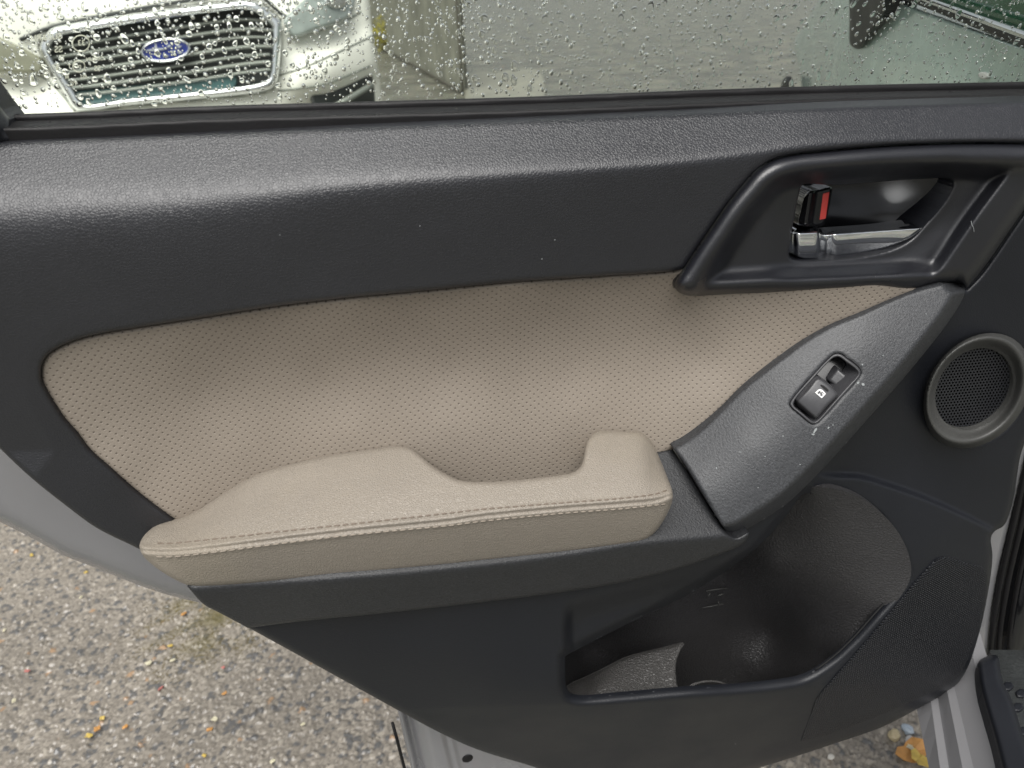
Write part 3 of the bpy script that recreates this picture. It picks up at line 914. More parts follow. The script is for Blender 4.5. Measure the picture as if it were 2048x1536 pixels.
def stitch_row(path, off, mat, which, gap=17.5):
    P = spline(path, 10, False)
    L = np.concatenate([[0], np.cumsum(np.linalg.norm(np.diff(P, axis=0), axis=1))])
    s = 28.0 if which == 0 else 12.0
    while s < L[-1] - 8:
        # stitches run shorter in the picture towards the far end
        ln = gap * (1.06 - 0.24 * s / L[-1])
        a = np.array([np.interp(s, L, P[:, 0]), np.interp(s, L, P[:, 1])])
        b = np.array([np.interp(s + ln * 0.74, L, P[:, 0]), np.interp(s + ln * 0.74, L, P[:, 1])])
        hh = h_arm(np.array([a[0], b[0]]), np.array([a[1], b[1]]))
        so = sdf(np.array([a[0], b[0]]), np.array([a[1], b[1]]), arm_poly)
        q = np.clip(so / 9.0, 0, 1)
        hh = hh - 0.006 * (1 - np.sqrt(np.clip(1 - (1 - q) ** 2, 0, 1)))
        W = door.local(DP.at(np.array([a[0], b[0]]), np.array([a[1], b[1]]), hh + off))
        if me_st[which] is None:
            me = bpy.data.meshes.new('stitch')
            me.from_pydata(cap_v, [], cap_f)
            me.polygons.foreach_set('use_smooth', [True] * len(me.polygons))
            me.materials.append(mat)
            me_st[which] = me
        o = bpy.data.objects.new('stitch', me_st[which])
        COL.objects.link(o)
        o.parent = arm
        d = Vector(W[1] - W[0])
        o.location = tuple((W[0] + W[1]) / 2)
        o.rotation_euler = d.to_track_quat('X', 'Z').to_euler()
        o.scale = (d.length, 0.0016, 0.0016)
        s += ln


arm_poly = spline(arm_out, 6)
stitch_row([(290, 1073), (304, 1083), (327, 1087), (401, 1081), (562, 1063), (723, 1046), (900, 1026), (961, 1019), (1122, 1006), (1251, 996), (1316, 987), (1339, 978)], 0.0004, m_threadup, 0)
stitch_row([(300, 1113), (337, 1114), (433, 1104), (562, 1087), (723, 1068), (900, 1051), (961, 1043), (1122, 1027), (1251, 1017), (1332, 1008)], 0.0004, m_thread, 1)

# ---- tweeter
ANG = math.radians(-52)
tw_o = ell(1955, 781, 127, 96, ANG)
tw_i = ell(1948, 778, 88, 70, ANG)


def h_tw(X, Y):
    so = seg_dist(X, Y, tw_o); si = seg_dist(X, Y, tw_i)
    s = so / (so + si + 1e-9)
    side = ((X - 1950) * 0.6 + (Y - 780) * 0.8) / 110.0             # ring leans: lower right flank is broad
    return h_low0(X, Y) - 0.008 + 0.016 * sm(0, 0.30, s) - (0.014) * sm(0.34, 1.0, s) + 0.003 * side


twr = panel('tweeter_ring', door, DP, tw_o, h_tw, m_ring, holes=[tw_i], step=3, er=5, ed=0.003, back=0.02, hole_er=2, hole_ed=0.001, raw=True,
            label='dark grey ring around the small speaker')
# hexagonal mesh
hv, hf = [], []
pitch = 6.5
hd0 = h_low0(np.array([1948.0]), np.array([778.0]))[0] - 0.012
tw_m = ell(1948, 778, 92, 74, ANG)
for r in range(-19, 20):
    for q in range(-19, 20):
        cx = 1948 + (q + 0.5 * (r % 2)) * pitch; cy = 778 + r * pitch * 0.866 - (cx - 1948) * 0.10
        if not inside(np.array([cx]), np.array([cy]), tw_m)[0]: continue
        th = np.radians(np.arange(6) * 60 + 30 - 6)
        ox = cx + pitch * 0.577 * np.cos(th); oy = cy + pitch * 0.577 * np.sin(th)
        ix = cx + pitch * 0.34 * np.cos(th); iy = cy + pitch * 0.34 * np.sin(th)
        b0 = len(hv)
        hv += list(DP.at(ox, oy, hd0)) + list(DP.at(ix, iy, hd0 + 0.0002)) + list(DP.at(ix, iy, hd0 - 0.0025))
        for k in range(6):
            k2 = (k + 1) % 6
            hf.append([b0 + k2, b0 + k, b0 + 6 + k, b0 + 6 + k2])
            hf.append([b0 + 6 + k2, b0 + 6 + k, b0 + 12 + k, b0 + 12 + k2])
tm = mesh_obj('tweeter_mesh', door.local(np.array(hv)), hf, m_mesh, door.o, False, label='black honeycomb mesh of the small speaker')
panel('tweeter_cone', door, DP, ell(1948, 778, 94, 76, ANG), const(hd0 - 0.006), m_void, step=10, er=0, ed=0, back=0, raw=True)

# ---- belt seal, window channel
seal_top = [(-160, 236), (8, 230), (156, 225), (391, 214), (700, 205), (1042, 195), (1400, 181), (1716, 171), (2120, 163)]
seal_mid = [(x, y + 15) for x, y in seal_top]
s_y = curve(seal_mid)
panel('belt_seal', door, DP, seal_mid + [(2120, 178)] + [(2120, 206)] + [(x, y + 5) for x, y in seal_bot[::-1]] + [(-160, 297)],
      lambda X, Y: -0.030 + 0.018 * sm(0, 14, Y - s_y(X)) + 0.000006 * (Y - s_y(X)), m_rubber, step=4, er=5, ed=0.003, back=0.02,
      label='black rubber strip along the foot of the window')
panel('outer_seal', door, DP, seal_top + [(2120, 163)] + [(2120, 185)] + [(x, y + 8) for x, y in seal_mid[::-1]] + [(-160, 258)],
      const(-0.040), m_rubber, step=5, er=4, ed=0.003, back=0.004)
panel('window_channel', door, DP, [(-150, 60), (-90, 90), (-40, 160), (-4, 208), (10, 226), (20, 240), (26, 285), (26, 285), (6, 291), (0, 302), (-60, 330), (-150, 330)],
      tps([(-150, 60, .0), (-150, 330, .0), (10, 226, -.026), (26, 285, -.012), (0, 300, -.01), (-30, 250, .004)]), m_plast, step=4, er=10, ed=0.006, back=0.03,
      label='black corner of the window frame')

# ---- lower metal flange of the door
fl = [(787, 1395), (787, 1395), (797, 1430), (808, 1480), (822, 1536), (845, 1640), (845, 1640), (1300, 1640), (1300, 1640), (1200, 1560), (1000, 1450), (850, 1380), (850, 1380)]


def h_fl(X, Y):
    u = X - (Y - 1420) * 0.24
    return -0.030 + 0.006 * np.exp(-((u - 800) / 8.0) ** 2) - 0.008 * np.exp(-((u - 813) / 6.0) ** 2) + 0.010 * sm(818, 850, u) - 0.006 * sm(868, 884, u) + 0.003 * np.exp(-((u - 888) / 6.0) ** 2)


panel('lower_flange', door, DP, fl, h_fl, m_paint, step=3, er=4, ed=0.003, back=0.03, label='silver metal flange below the door lining')
plg = panel('drain_plug', door, DP, ell(935, 1517, 12, 8, math.radians(-20), 20), lambda X, Y: h_fl(X, Y) + 0.0015, m_rubber, step=2, er=4, ed=0.002, back=0.004, raw=True)
tube('edge_strip', door, DP.at(np.array([785, 797, 811, 833.0]), np.array([1446, 1490, 1545, 1640.0]), -0.02), 0.0022, m_rubber)

# ---- window glass and rain
gp = Plane(DP.o - DP.n * 0.048, DP.n)
gq = [(-190, -330), (2190, -380), (2190, 200), (1400, 200), (700, 226), (-190, 262)]
W = gp.at(np.array([q[0] for q in gq], float), np.array([q[1] for q in gq], float))
Wb = W - DP.n * 0.004
nq = len(gq)
gl_f = [list(range(nq))[::-1], [nq + k for k in range(nq)]] + [[k, (k + 1) % nq, nq + (k + 1) % nq, nq + k] for k in range(nq)]
glass = mesh_obj('window_glass', door.local(np.concatenate([W, Wb])), gl_f, m_glass, door.o, False, label='door window spotted all over with raindrops')
seal_line = curve(seal_top)
go = Plane(gp.o - DP.n * 0.004, DP.n)


def drop_mesh(seed, tear):
    r_ = random.Random(seed)
    n, rings = 14, 4
    ph = [r_.uniform(0, 6.28) for _ in range(3)]
    am = [r_.uniform(0, .10), r_.uniform(0, .08), r_.uniform(0, .05)]
    vs = [(0.0, 0.0, 0.0)]
    def rad(th):
        q = 1 + am[0] * math.sin(2 * th + ph[0]) + am[1] * math.sin(3 * th + ph[1]) + am[2] * math.sin(4 * th + ph[2])
        return q
    out = []
    for k in range(rings + 1):
        f = k / rings                      # 0 rim .. 1 apex
        ang = f * math.pi / 2
        rr = math.cos(ang) ** 0.85; zz = math.sin(ang) ** 0.8
        if k == rings:
            out.append((0.0, 0.62, 0.05 * tear)); break
        for j in range(n):
            th = 2 * math.pi * j / n
            q = rad(th) * rr
            x = q * math.cos(th); z = q * math.sin(th)
            if z > 0: z *= (1 + tear); x *= (1 - 0.35 * tear * math.sin(th))
            out.append((x, zz * 0.62, z))
    fs = []
    for k in range(rings - 1):
        for j in range(n):
            j2 = (j + 1) % n
            fs.append([k * n + j, k * n + j2, (k + 1) * n + j2, (k + 1) * n + j])
    ap = rings * n
    for j in range(n):
        fs.append([(rings - 1) * n + j, (rings - 1) * n + (j + 1) % n, ap])
    fs.append([j for j in range(n)][::-1])
    return out, fs


variants = []
for i in range(14):
    v, f = drop_mesh(i, 0.0 if i < 5 else random.uniform(0.1, 0.9))
    variants.append((np.array(v), f))
drop_me = []
for v, f in variants:
    me = bpy.data.meshes.new('raindrop')
    me.from_pydata([tuple(a) for a in v], [], f)
    me.polygons.foreach_set('use_smooth', [True] * len(me.polygons))
    me.polygons[len(me.polygons) - 1].use_smooth = False
    me.materials.append(m_water)
    drop_me.append(me)
placed = []


def free(x, y, r):
    for (a, b, c) in placed:
        if abs(a - x) < r + c + 1 and abs(b - y) < r + c + 1 and (a - x) ** 2 + (b - y) ** 2 < (r + c + 0.8) ** 2: return False
    return True


named_big = [(207, 133, 0), (66, 163, 9), (153, 59, 6), (68, 72, 5), (1430, 14, 9)]
sizes = [random.choice((4.4, 4.7, 5.0, 5.4, 5.8, 6.4, 7.4)) for _ in range(285)]
sizes.sort(reverse=True)
px_m = 0.00046
bigs = [(66, 163, 9.5), (152, 58, 6.5), (1440, 150, 6), (1378, 160, 8), (320, 60, 6)]
for (x, y, r) in bigs:
    if r: placed.append((x, y, r))
for r in sizes:
    for _ in range(40):
        x = random.uniform(5, 2045); y = random.uniform(-6, 215)
        if y > seal_line(x) - r - 1: continue
        if free(x, y, r):
            placed.append((x, y, r)); break
big_list = list(placed)
for (x, y, r) in big_list:
    P = door.local(go.at(np.array([x]), np.array([y])))[0]
    k = random.randrange(14)
    o = bpy.data.objects.new('raindrop', drop_me[k])
    COL.objects.link(o)
    o.parent = glass
    o.location = tuple(P + np.array([0, 0.00005, 0]))
    tilt = random.gauss(0, 0.25) + 0.55 * float(sm(800, 1900, x))
    o.rotation_euler = (0, tilt, 0)
    s = r * px_m * (1 + 0.22 * float(sm(850, 1100, x)))
    wx = s * random.uniform(0.7, 0.95) * (1 - 0.25 * float(sm(900, 1900, x)))
    o.scale = (wx, s * 0.62, s)
# the rest: too small to pick apart
sv, sf = [], []
cnt = 0
for r0, num in ((4.2, 420), (3.0, 900), (2.0, 1500), (1.3, 1500)):
    for _ in range(num):
        r = r0 * random.uniform(0.75, 1.2)
        x = random.uniform(0, 2048); y = random.uniform(-6, 215)
        if y > seal_line(x) - r: continue
        if r0 > 2.5:
            if not free(x, y, r): continue
            placed.append((x, y, r))
        P = door.local(go.at(np.array([x]), np.array([y])))[0] + np.array([0, 0.00005, 0])
        v, f = variants[random.randrange(14)]
        a = random.gauss(0, 0.3) + 0.5 * float(sm(800, 1900, x))
        s = r * px_m
        q = v * np.array([s * random.uniform(.75, 1), s * 0.62, s])
        ca, sa = math.cos(a), math.sin(a)
        q = np.stack([q[:, 0] * ca + q[:, 2] * sa, q[:, 1], -q[:, 0] * sa + q[:, 2] * ca], 1) + P
        b0 = len(sv)
        sv += list(q)
        sf += [[b0 + i for i in ff] for ff in f]
fine = mesh_obj('fine_rain', sv, sf, m_water, glass, True, label='fine raindrops on the window glass')
fine['kind'] = 'stuff'

# maker's marks etched in the glass (seen from behind, mirrored)
m_etch = plain('pale etched print', (0.62, 0.64, 0.50), 0.7)


def etched(txt, px, py, hpx, rot=-4.0, mirror=True, parent=glass, plane=gp, d=-0.0005, mat=m_etch, name='etched_letters', th=door, dup=1.0):
    cu = bpy.data.curves.new('t', 'FONT')
    cu.body = txt; cu.size = 1.0; cu.align_x = 'CENTER'; cu.align_y = 'CENTER'
    cu.extrude = 0.02; cu.offset = 0.01
    ob = bpy.data.objects.new('t', cu)
    COL.objects.link(ob)
    me = bpy.data.meshes.new_from_object(ob.evaluated_get(bpy.context.evaluated_depsgraph_get()))
    bpy.data.objects.remove(ob)
    if len(me.vertices) == 0: return None
    V = np.zeros(len(me.vertices) * 3); me.vertices.foreach_get('co', V); V = V.reshape(-1, 3)
    x = V[:, 0] * (-1 if mirror else 1) * hpx * 1.3 * dup; y = -V[:, 1] * hpx * 1.3
    c, s = math.cos(math.radians(rot)), math.sin(math.radians(rot))
    X = px + x * c - y * s; Y = py + x * s + y * c
    W = plane.at(X, Y, d + V[:, 2] * 0.01)
    me.vertices.foreach_set('co', th.local(W).ravel())
    me.materials.clear(); me.materials.append(mat)
    me.update()
    o = bpy.data.objects.new(name, me)
    COL.objects.link(o)
    o.parent = parent
    return o


gm = Plane(gp.o + DP.n * 0.0006, DP.n)
for txt, x, y, hh in (('SUBARU', 92, 75, 13), ('33', 163, 86, 12), ('SS', 117, 99, 14), ('TE', 124, 115, 9), ('CUBUN', 190, 118, 8), ('T', 139, 133, 9), ('m', 158, 132, 9),
                      ('SS', 195, 137, 11), ('E7', 111, 134, 10), ('AS2', 168, 154, 7), ('M', 134, 155, 8), ('TC', 147, 168, 9)):
    etched(txt, x, y, hh, plane=gm)
for cx, cy, r in ((162, 87, 17), (158, 133, 12)):
    th = np.linspace(0, 2 * math.pi, 29)
    tube('etched_ring', door, gm.at(cx + r * np.cos(th), cy + r * np.sin(th) * 0.95), 0.00045, m_etch, parent=glass, seg=5)

# ---- scuffs and lint on the lining
m_fleck = plain('white scuff', (0.26, 0.275, 0.275), 0.8)


def fleck(x, y, rx, ry, hfun, rot=0.0, name='scuff_mark', off=0.0004):
    k = 9
    th = np.linspace(0, 2 * math.pi, k, endpoint=False)
    rr = 0.45 + 0.55 * rng.random(k)
    a = rx * rr * np.cos(th); b = ry * rr * np.sin(th)
    X = x + a * math.cos(rot) - b * math.sin(rot); Y = y + a * math.sin(rot) + b * math.cos(rot)
    hd_ = hfun(X, Y)
    W = list(DP.at(X, Y, hd_ + off)) + list(DP.at(X, Y, hd_ - 0.0005))
    fs = [list(range(k))[::-1]] + [[i, (i + 1) % k, k + (i + 1) % k, k + i] for i in range(k)]
    return mesh_obj(name, door.local(np.array(W)), fs, m_fleck, door.o, False)


for (x, y, a, b, r) in ((1716, 766, 4, 3, 0), (1726, 768, 5, 4, .3), (1630, 862, 3, 9, .7), (1626, 869, 4, 2, 0), (1657, 856, 2, 4, .6), (1666, 850, 1.5, 2, 0), (1566, 872, 2, 1.5, 0), (1480, 904, 5, 1.2, 0), (1530, 913, 1.5, 1.5, 0), (1433, 936, 1.6, 2, 0), (1600, 929, 2, 1.6, .2), (1516, 975, 1.3, 1.3, 0), (1725, 729, 2, 2, 0), (1852, 628, 1.6, 1.4, 0), (1766, 711, 1.5, 1.5, 0)):
    fleck(x, y, a, b, h_sw, r)
for (x, y, f) in ((1084, 518, h_upper), (716, 290, h_upper), (532, 1230, h_low), (1471, 1488, h_low), (560, 470, h_upper), (840, 452, h_upper), (410, 330, h_upper), (1350, 262, h_upper), (1110, 480, h_upper)):
    fleck(x, y, 1.6, 1.4, f, name='lint_speck')
hair = spline([(1942, 442), (1944, 450), (1947, 456), (1948, 464)], 4, False)
tube('lint_fibre', door, DP.at(hair[:, 0], hair[:, 1], h_bez(hair[:, 0], hair[:, 1]) + 0.0008), 0.0003, m_fleck, seg=5)

# ------------------------------------------------------------------ own car: sill, pillar, floor and front flank
body = Thing('silver_car', (0.75, 0.95, 0.0), 0.0, 'silver car body whose sill, flank and mirror show beside the open door', 'car')
sill = [((1858, 1536), (1835, 1426), .33), ((1880, 1536), (1863, 1411), .35), ((1898, 1536), (1876, 1399), .352), ((1925, 1536), (1895, 1385), .372), ((1947, 1536), (1908, 1371), .376), ((2004, 1536), (1958, 1360), .40), ((2040, 1536), (1985, 1350), .402)]
sv, sf = [], []
for k, (a, b, z) in enumerate(sill):
    A = zplane(z).at(np.array([a[0], b[0]], float), np.array([a[1], b[1]], float))
    dv = A[1] - A[0]
    for t in np.linspace(-1.2, 2.2, 9):
        sv.append(A[0] + dv * t)
for k in range(len(sill) - 1):
    for j in range(8):
        sf.append([k * 9 + j, (k + 1) * 9 + j, (k + 1) * 9 + j + 1, k * 9 + j + 1])
b0 = len(sv)
for j in range(9):
    sv.append(np.array(sv[j]) - np.array([-0.16, 0, 0.16]))
for j in range(8):
    sf.append([b0 + j, j, j + 1, b0 + j + 1])
mesh_obj('door_sill', body.local(np.array(sv)), sf, m_paint, body.o, False, label='silver painted stepped sill')
panel('pillar', body, DP, [(1890, 1400), (1890, 1400), (1925, 1350), (1958, 1345), (1973, 1311), (1978, 1263), (1983, 1213), (1994, 1150), (2020, 1040), (2060, 880), (2060, 880), (1980, 880), (1940, 1100), (1900, 1250)], const(-0.012), m_paint, step=6, er=6, ed=0.004, back=0.03)
panel('pillar_trim', body, DP, [(1985, 1190), (2010, 1080), (2052, 900), (2052, 900), (2200, 900), (2200, 900), (2200, 1370), (2200, 1370), (1960, 1370), (1960, 1370), (1968, 1312)], lambda X, Y: -0.03 + 0.012 * np.sin((X + 0.2 * Y) / 18.0), m_gloss, step=4, er=4, ed=0.003, back=0.02)
for off, rr in ((6, 0.0035), (21, 0.004), (42, 0.003)):
    P = spline([(2052, 905), (2025, 1030), (1999, 1140), (1985, 1215), (1978, 1265), (1975, 1325)], 6, False)
    tube('door_seal', body, DP.at(P[:, 0] + off, P[:, 1], -0.010), rr, m_rubber)
scz = zplane(0.425)
panel('sill_trim', body, scz, [(1955, 1336), (1956, 1325), (1966, 1316), (1994, 1311), (2000, 1335), (2006, 1364), (2024, 1401), (2050, 1482), (2100, 1600), (2100, 1600), (2030, 1620), (2004, 1536), (1989, 1477), (1973, 1421), (1961, 1376)], const(0.0), m_low, step=4, er=14, ed=0.012, back=0.04, label='black plastic sill cover')
flz = zplane(0.39)
m_floor = plain('grey floor mat', (0.028, 0.030, 0.030), 0.25, bump=(200, 0.001), var=0.2, varscale=30)
panel('floor_mat', body, flz, [(1980, 1300), (1980, 1300), (2200, 1300), (2200, 1300), (2200, 1650), (2200, 1650), (2080, 1650), (2040, 1500), (2010, 1400)], const(0.0), m_floor, step=8, er=0, ed=0, back=0.02)
for cx, cy in ((2016, 1372), (2043, 1386), (2036, 1414), (2048, 1462), (2062, 1425), (2070, 1370)):
    th = np.radians(np.arange(6) * 60 + 12)
    panel('mat_hexagon', body, flz, np.stack([cx + 12 * np.cos(th), cy + 9 * np.sin(th)], 1), const(0.004), m_low, step=2, er=2, ed=0.001, back=0.006, raw=True)

AZ = math.radians(12.5)
fl_o = DP.at(np.array([2062.0]), np.array([560.0]), -0.03)[0]
FP = Plane(fl_o, (-math.cos(AZ), math.sin(AZ), 0))
m_flank = plain('wet pale silver paint', (0.52, 0.68, 0.63), 0.24, metal=0.25, coat=0.8, var=0.15, varscale=9, bump=(70, 0.0015))
panel('front_flank', body, FP, [(1655, -30), (1655, -30), (1634, 6), (1615, 38), (1598, 66), (1588, 85), (1590, 108), (1598, 140), (1602, 175), (1608, 260), (1608, 260), (2130, 420), (2130, 420), (2130, 118), (2048, 92), (1900, 40), (1780, -8), (1760, -30), (1760, -30)],
      lambda X, Y: 0.03 - 0.06 * sm(1680, 1595, X), m_flank, step=4, er=5, ed=0.01, back=0.05, label='wet silver flank of the front door and wing')
panel('belt_moulding', body, FP, [(1775, -12), (1775, -12), (1800, -4), (1905, 38), (2048, 95), (2130, 125), (2130, 125), (2130, 100), (2130, 100), (2048, 72), (1925, 28), (1840, -6), (1820, -14), (1820, -14)], const(0.038), m_rubber, step=3, er=5, ed=0.006, back=0.03)
P = np.array([(1812, -14), (1850, -2), (1925, 25), (2048, 69), (2130, 96)], float)
tube('bright_strip', body, FP.at(P[:, 0], P[:, 1], 0.044), 0.004, m_chrome)
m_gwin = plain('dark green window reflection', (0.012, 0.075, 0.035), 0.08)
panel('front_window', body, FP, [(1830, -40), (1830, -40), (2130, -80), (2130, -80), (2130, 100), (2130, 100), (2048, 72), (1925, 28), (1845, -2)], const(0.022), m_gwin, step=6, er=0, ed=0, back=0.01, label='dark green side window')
mir = panel('mirror_foot', body, FP, [(1697, -60), (1697, -60), (1776, -60), (1776, -60), (1774, 8), (1771, 24), (1750, 58), (1724, 95), (1716, 99), (1702, 91), (1699, 85), (1699, 40)], lambda X, Y: 0.055 + 0.00025 * (40 - Y), m_low, step=3, er=7, ed=0.012, back=0.05, label='black triangular foot of the wing mirror')
mp0 = FP.at(np.array([1700.0]), np.array([-18.0]), 0.07)[0]
out = -np.array([math.cos(AZ), -math.sin(AZ), 0])
mv, mf = [], []
for i, t in enumerate(np.linspace(0, 1, 10)):
    c = mp0 + out * (0.02 + 0.20 * t) + np.array([0, 0, 0.075])
    hh = 0.085 * math.sin(math.pi * (0.12 + 0.80 * t)) ** 0.4; dd = 0.06 * math.sin(math.pi * (0.15 + 0.75 * t)) ** 0.5
    for k in range(12):
        th = 2 * math.pi * k / 12
        mv.append(c + np.array([math.sin(AZ), math.cos(AZ), 0]) * dd * math.cos(th) + np.array([0, 0, 1]) * hh * math.copysign(abs(math.sin(th)) ** 0.6, math.sin(th)))
for i in range(9):
    for k in range(12):
        mf.append([i * 12 + k, i * 12 + (k + 1) % 12, (i + 1) * 12 + (k + 1) % 12, (i + 1) * 12 + k])
mf.append(list(range(12))[::-1]); mf.append([108 + k for k in range(12)])
mesh_obj('mirror_housing', body.local(np.array(mv)), mf, m_low, body.o, True, label='black wing mirror housing')
panel('front_tyre', body, FP, [(1556, 215), (1560, 178), (1566, 160), (1574, 152), (1580, 160), (1584, 200), (1590, 260), (1555, 260)], const(0.0), m_rubber, step=3, er=6, ed=0.02, back=0.01)
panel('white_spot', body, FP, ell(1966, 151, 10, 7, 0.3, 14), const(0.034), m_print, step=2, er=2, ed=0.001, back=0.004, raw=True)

# ------------------------------------------------------------------ white car seen through the window
PW = math.radians(14)
wn_ = np.array([math.sin(PW), -math.cos(PW), 0.12])
WP = Plane((-1.2, 3.05, 1.0), wn_)
w0 = WP.at(np.array([330.0]), np.array([110.0]))[0]
wc = Thing('white_car', (w0[0], w0[1], 0.0), PW, 'white car with a chrome-framed grille and oval blue badge', 'car')
m_white = plain('cream white paint', (0.88, 0.88, 0.80), 0.4, coat=0.15, var=0.02, varscale=3)
m_slat = plain('grey grille slat', (0.26, 0.28, 0.25), 0.35, metal=0.3)
m_gback = plain('dark grille recess', (0.018, 0.022, 0.02), 0.5)
m_lamp = plain('pale lamp cover', (0.24, 0.24, 0.17), 0.1, coat=1.0, var=0.15, varscale=20)
m_lamp2 = plain('clear lamp cover', (0.28, 0.32, 0.30), 0.1, coat=1.0, var=0.25, varscale=18)
m_teal = plain('painted teal reflection', (0.06, 0.13, 0.13), 0.25, var=0.2, varscale=15)
m_amber = plain('amber lamp lens', (0.55, 0.22, 0.10), 0.25)
m_blue = plain('blue enamel', (0.015, 0.03, 0.22), 0.2)
body_c = [(-260, -60, -.25), (-100, -80, -.06), (60, 20, .0), (300, -60, -.05), (300, -160, -.25), (560, -60, -.12), (700, -60, -.32), (-200, 110, -.10), (0, 110, .0), (70, 180, .0), (330, 110, .0), (560, 100, .0), (640, 90, -.05), (720, 90, -.22), (760, 190, -.30), (700, 190, -.12), (620, 200, .0), (600, 130, .01), (330, 240, .06), (150, 240, .05), (0, 240, .03), (-200, 260, -.05), (330, 330, .07), (620, 320, .0), (760, 340, -.28), (40, 200, .02), (660, 140, -.02)]
gfo = [(92, 68), (104, 57), (135, 49), (312, 21), (440, 5), (492, 0), (518, 6), (545, 26), (561, 42), (563, 60), (560, 117), (556, 155), (549, 172), (530, 182), (391, 199), (250, 212), (172, 222), (150, 218), (128, 185), (100, 140), (84, 112), (79, 92)]
gf_p = spline(gfo, 5)
h_wb0 = tps(body_c)


def h_wb(X, Y):
    # bumper folds beside the grille
    f1 = curve([(540, 160), (600, 138), (660, 112), (760, 66), (800, 50)])
    f2 = curve([(540, 186), (600, 176), (650, 168), (740, 132), (800, 110)])
    r_ = sm(545, 600, X)
    d = h_wb0(X, Y) + 0.05 * r_ * sm(-30, 6, Y - f1(X)) - 0.06 * r_ * sm(-4, 40, Y - f2(X))
    d = d - 0.14 * sm(0, 7, sdf(X, Y, gf_p))
    return d - 0.05 * sm(110, 40, X) * sm(140, 152, Y) * sm(260, 160, Y)


panel('body_shell', wc, WP, [(-300, -260), (-300, -260), (690, -260), (690, -260), (722, -100), (736, -20), (742, 40), (752, 110), (763, 195), (772, 300), (776, 400), (776, 400), (-300, 400), (-300, 400)], h_wb, m_white, step=8, er=12, ed=0.05, back=0.9,
      label='cream white front of the car')
gfi = [(108, 84), (120, 74), (150, 67), (312, 41), (440, 24), (488, 20), (508, 25), (530, 40), (542, 52), (544, 66), (543, 115), (541, 142), (535, 156), (520, 164), (391, 182), (250, 197), (182, 207), (165, 205), (148, 180), (120, 138), (104, 114), (100, 98)]
gb = panel('grille_back', wc, WP, gfo, const(0.004), m_gback, step=6, er=0, ed=0, back=0.01)
panel('grille_frame', wc, WP, gfo, const(0.10), m_chrome, holes=[gfi], step=3, er=8, ed=0.03, back=0.09, hole_er=6, hole_ed=0.03, label='chrome frame around the grille')
top = curve([(90, 84), (312, 43), (488, 20), (560, 30)]); bot = curve([(90, 214), (172, 212), (391, 185), (540, 160), (560, 158)])
gfp = spline(gfi, 6)
for k, s in enumerate((0.13, 0.26, 0.37, 0.50, 0.62, 0.73, 0.84)):
    xs = np.linspace(96, 548, 60)
    ys = top(xs) * (1 - s) + bot(xs) * s
    ok = inside(xs, ys, spline([(x + (x - 325) * 0.02, y + (y - 110) * 0.03) for x, y in gfi], 4))
    xs, ys = xs[ok], ys[ok]
    tube('grille_slat', wc, WP.at(xs, ys, 0.055), 0.0062 if k % 2 else 0.005, m_slat, seg=8, flat=1.4)
panel('teal_reflection', wc, WP, [(140, 186), (200, 178), (391, 160), (470, 152), (470, 172), (391, 185), (250, 200), (165, 208)], const(0.045), m_teal, step=4, er=5, ed=0.01, back=0.03)  # reflection in the lower grille, put in as a teal coloured plate
# badge: oval with stars, as on the car
bo = ell(331, 100, 50, 24, math.radians(-6), 40); bi = ell(331, 100, 45, 19.5, math.radians(-6), 40)
badge = panel('badge', wc, WP, bo, const(0.085), m_blue, step=2, er=3, ed=0.004, back=0.03, raw=True, label='oval blue badge with silver stars')
panel('badge_rim', wc, WP, bo, const(0.095), m_chrome, parent=badge, holes=[bi], step=1.4, er=3, ed=0.006, back=0.012, raw=True)


def star(cx, cy, R, w, mat):
    pts = []
    for k in range(4):
        th = k * math.pi / 2 - 0.1
        L = R if k % 2 == 0 else R * 0.55
        pts.append((cx + L * math.cos(th), cy + L * math.sin(th)))
        t2 = th + math.pi / 4
        pts.append((cx + w * math.cos(t2), cy + w * math.sin(t2)))
    panel('badge_star', wc, WP, np.array(pts), const(0.092), mat, parent=badge, step=0.8, er=0, ed=0, back=0.008, raw=True)


star(312, 99, 27, 3.4, m_chrome)
for cx, cy in ((338, 92), (358, 93), (346, 104), (332, 112), (360, 105)):
    star(cx, cy, 8, 1.8, m_chrome)
hl = panel('headlight', wc, WP, [(566, 37), (580, 26), (600, 6), (630, -14), (707, -40), (709, 0), (705, 20), (691, 39), (640, 58), (588, 75), (579, 68)], tps([(566, 37, .03), (588, 75, .03), (640, 20, -.02), (707, -40, -.28), (700, 25, -.14), (640, 58, 0.0)]), m_lamp2, step=4, er=6, ed=0.02, back=0.08, label='clear headlight beside the grille')
panel('indicator_lens', wc, WP, [(596, 24), (596, 24), (620, 12), (620, 12), (618, 22), (618, 22), (598, 34), (598, 34)], lambda X, Y: 0.02 - 0.0013 * (X - 590), m_amber, parent=hl, step=2, er=2, ed=0.004, back=0.02)
panel('lamp_bowl', wc, WP, ell(672, 0, 24, 20, 0.2, 24), lambda X, Y: -0.01 - 0.0018 * (X - 640), m_chrome, parent=hl, step=3, er=10, ed=0.03, back=0.03, raw=True)
panel('headlight', wc, WP, [(-140, 20), (-60, 48), (0, 74), (30, 88), (52, 99), (82, 117), (88, 134), (84, 147), (76, 149), (0, 146), (-120, 130)], lambda X, Y: 0.03 + 0.0002 * X * (X < 0) + 0 * Y, m_lamp, step=4, er=7, ed=0.02, back=0.08, label='pale headlight left of the grille')
panel('fog_lamp_recess', wc, WP, [(622, 194), (640, 180), (690, 160), (739, 141), (747, 165), (750, 200), (750, 230), (640, 230)], tps([(622, 194, .03), (739, 141, -.22), (750, 230, -.24), (640, 230, .03), (690, 190, -.06)]), m_gback, step=4, er=4, ed=0.01, back=0.05)
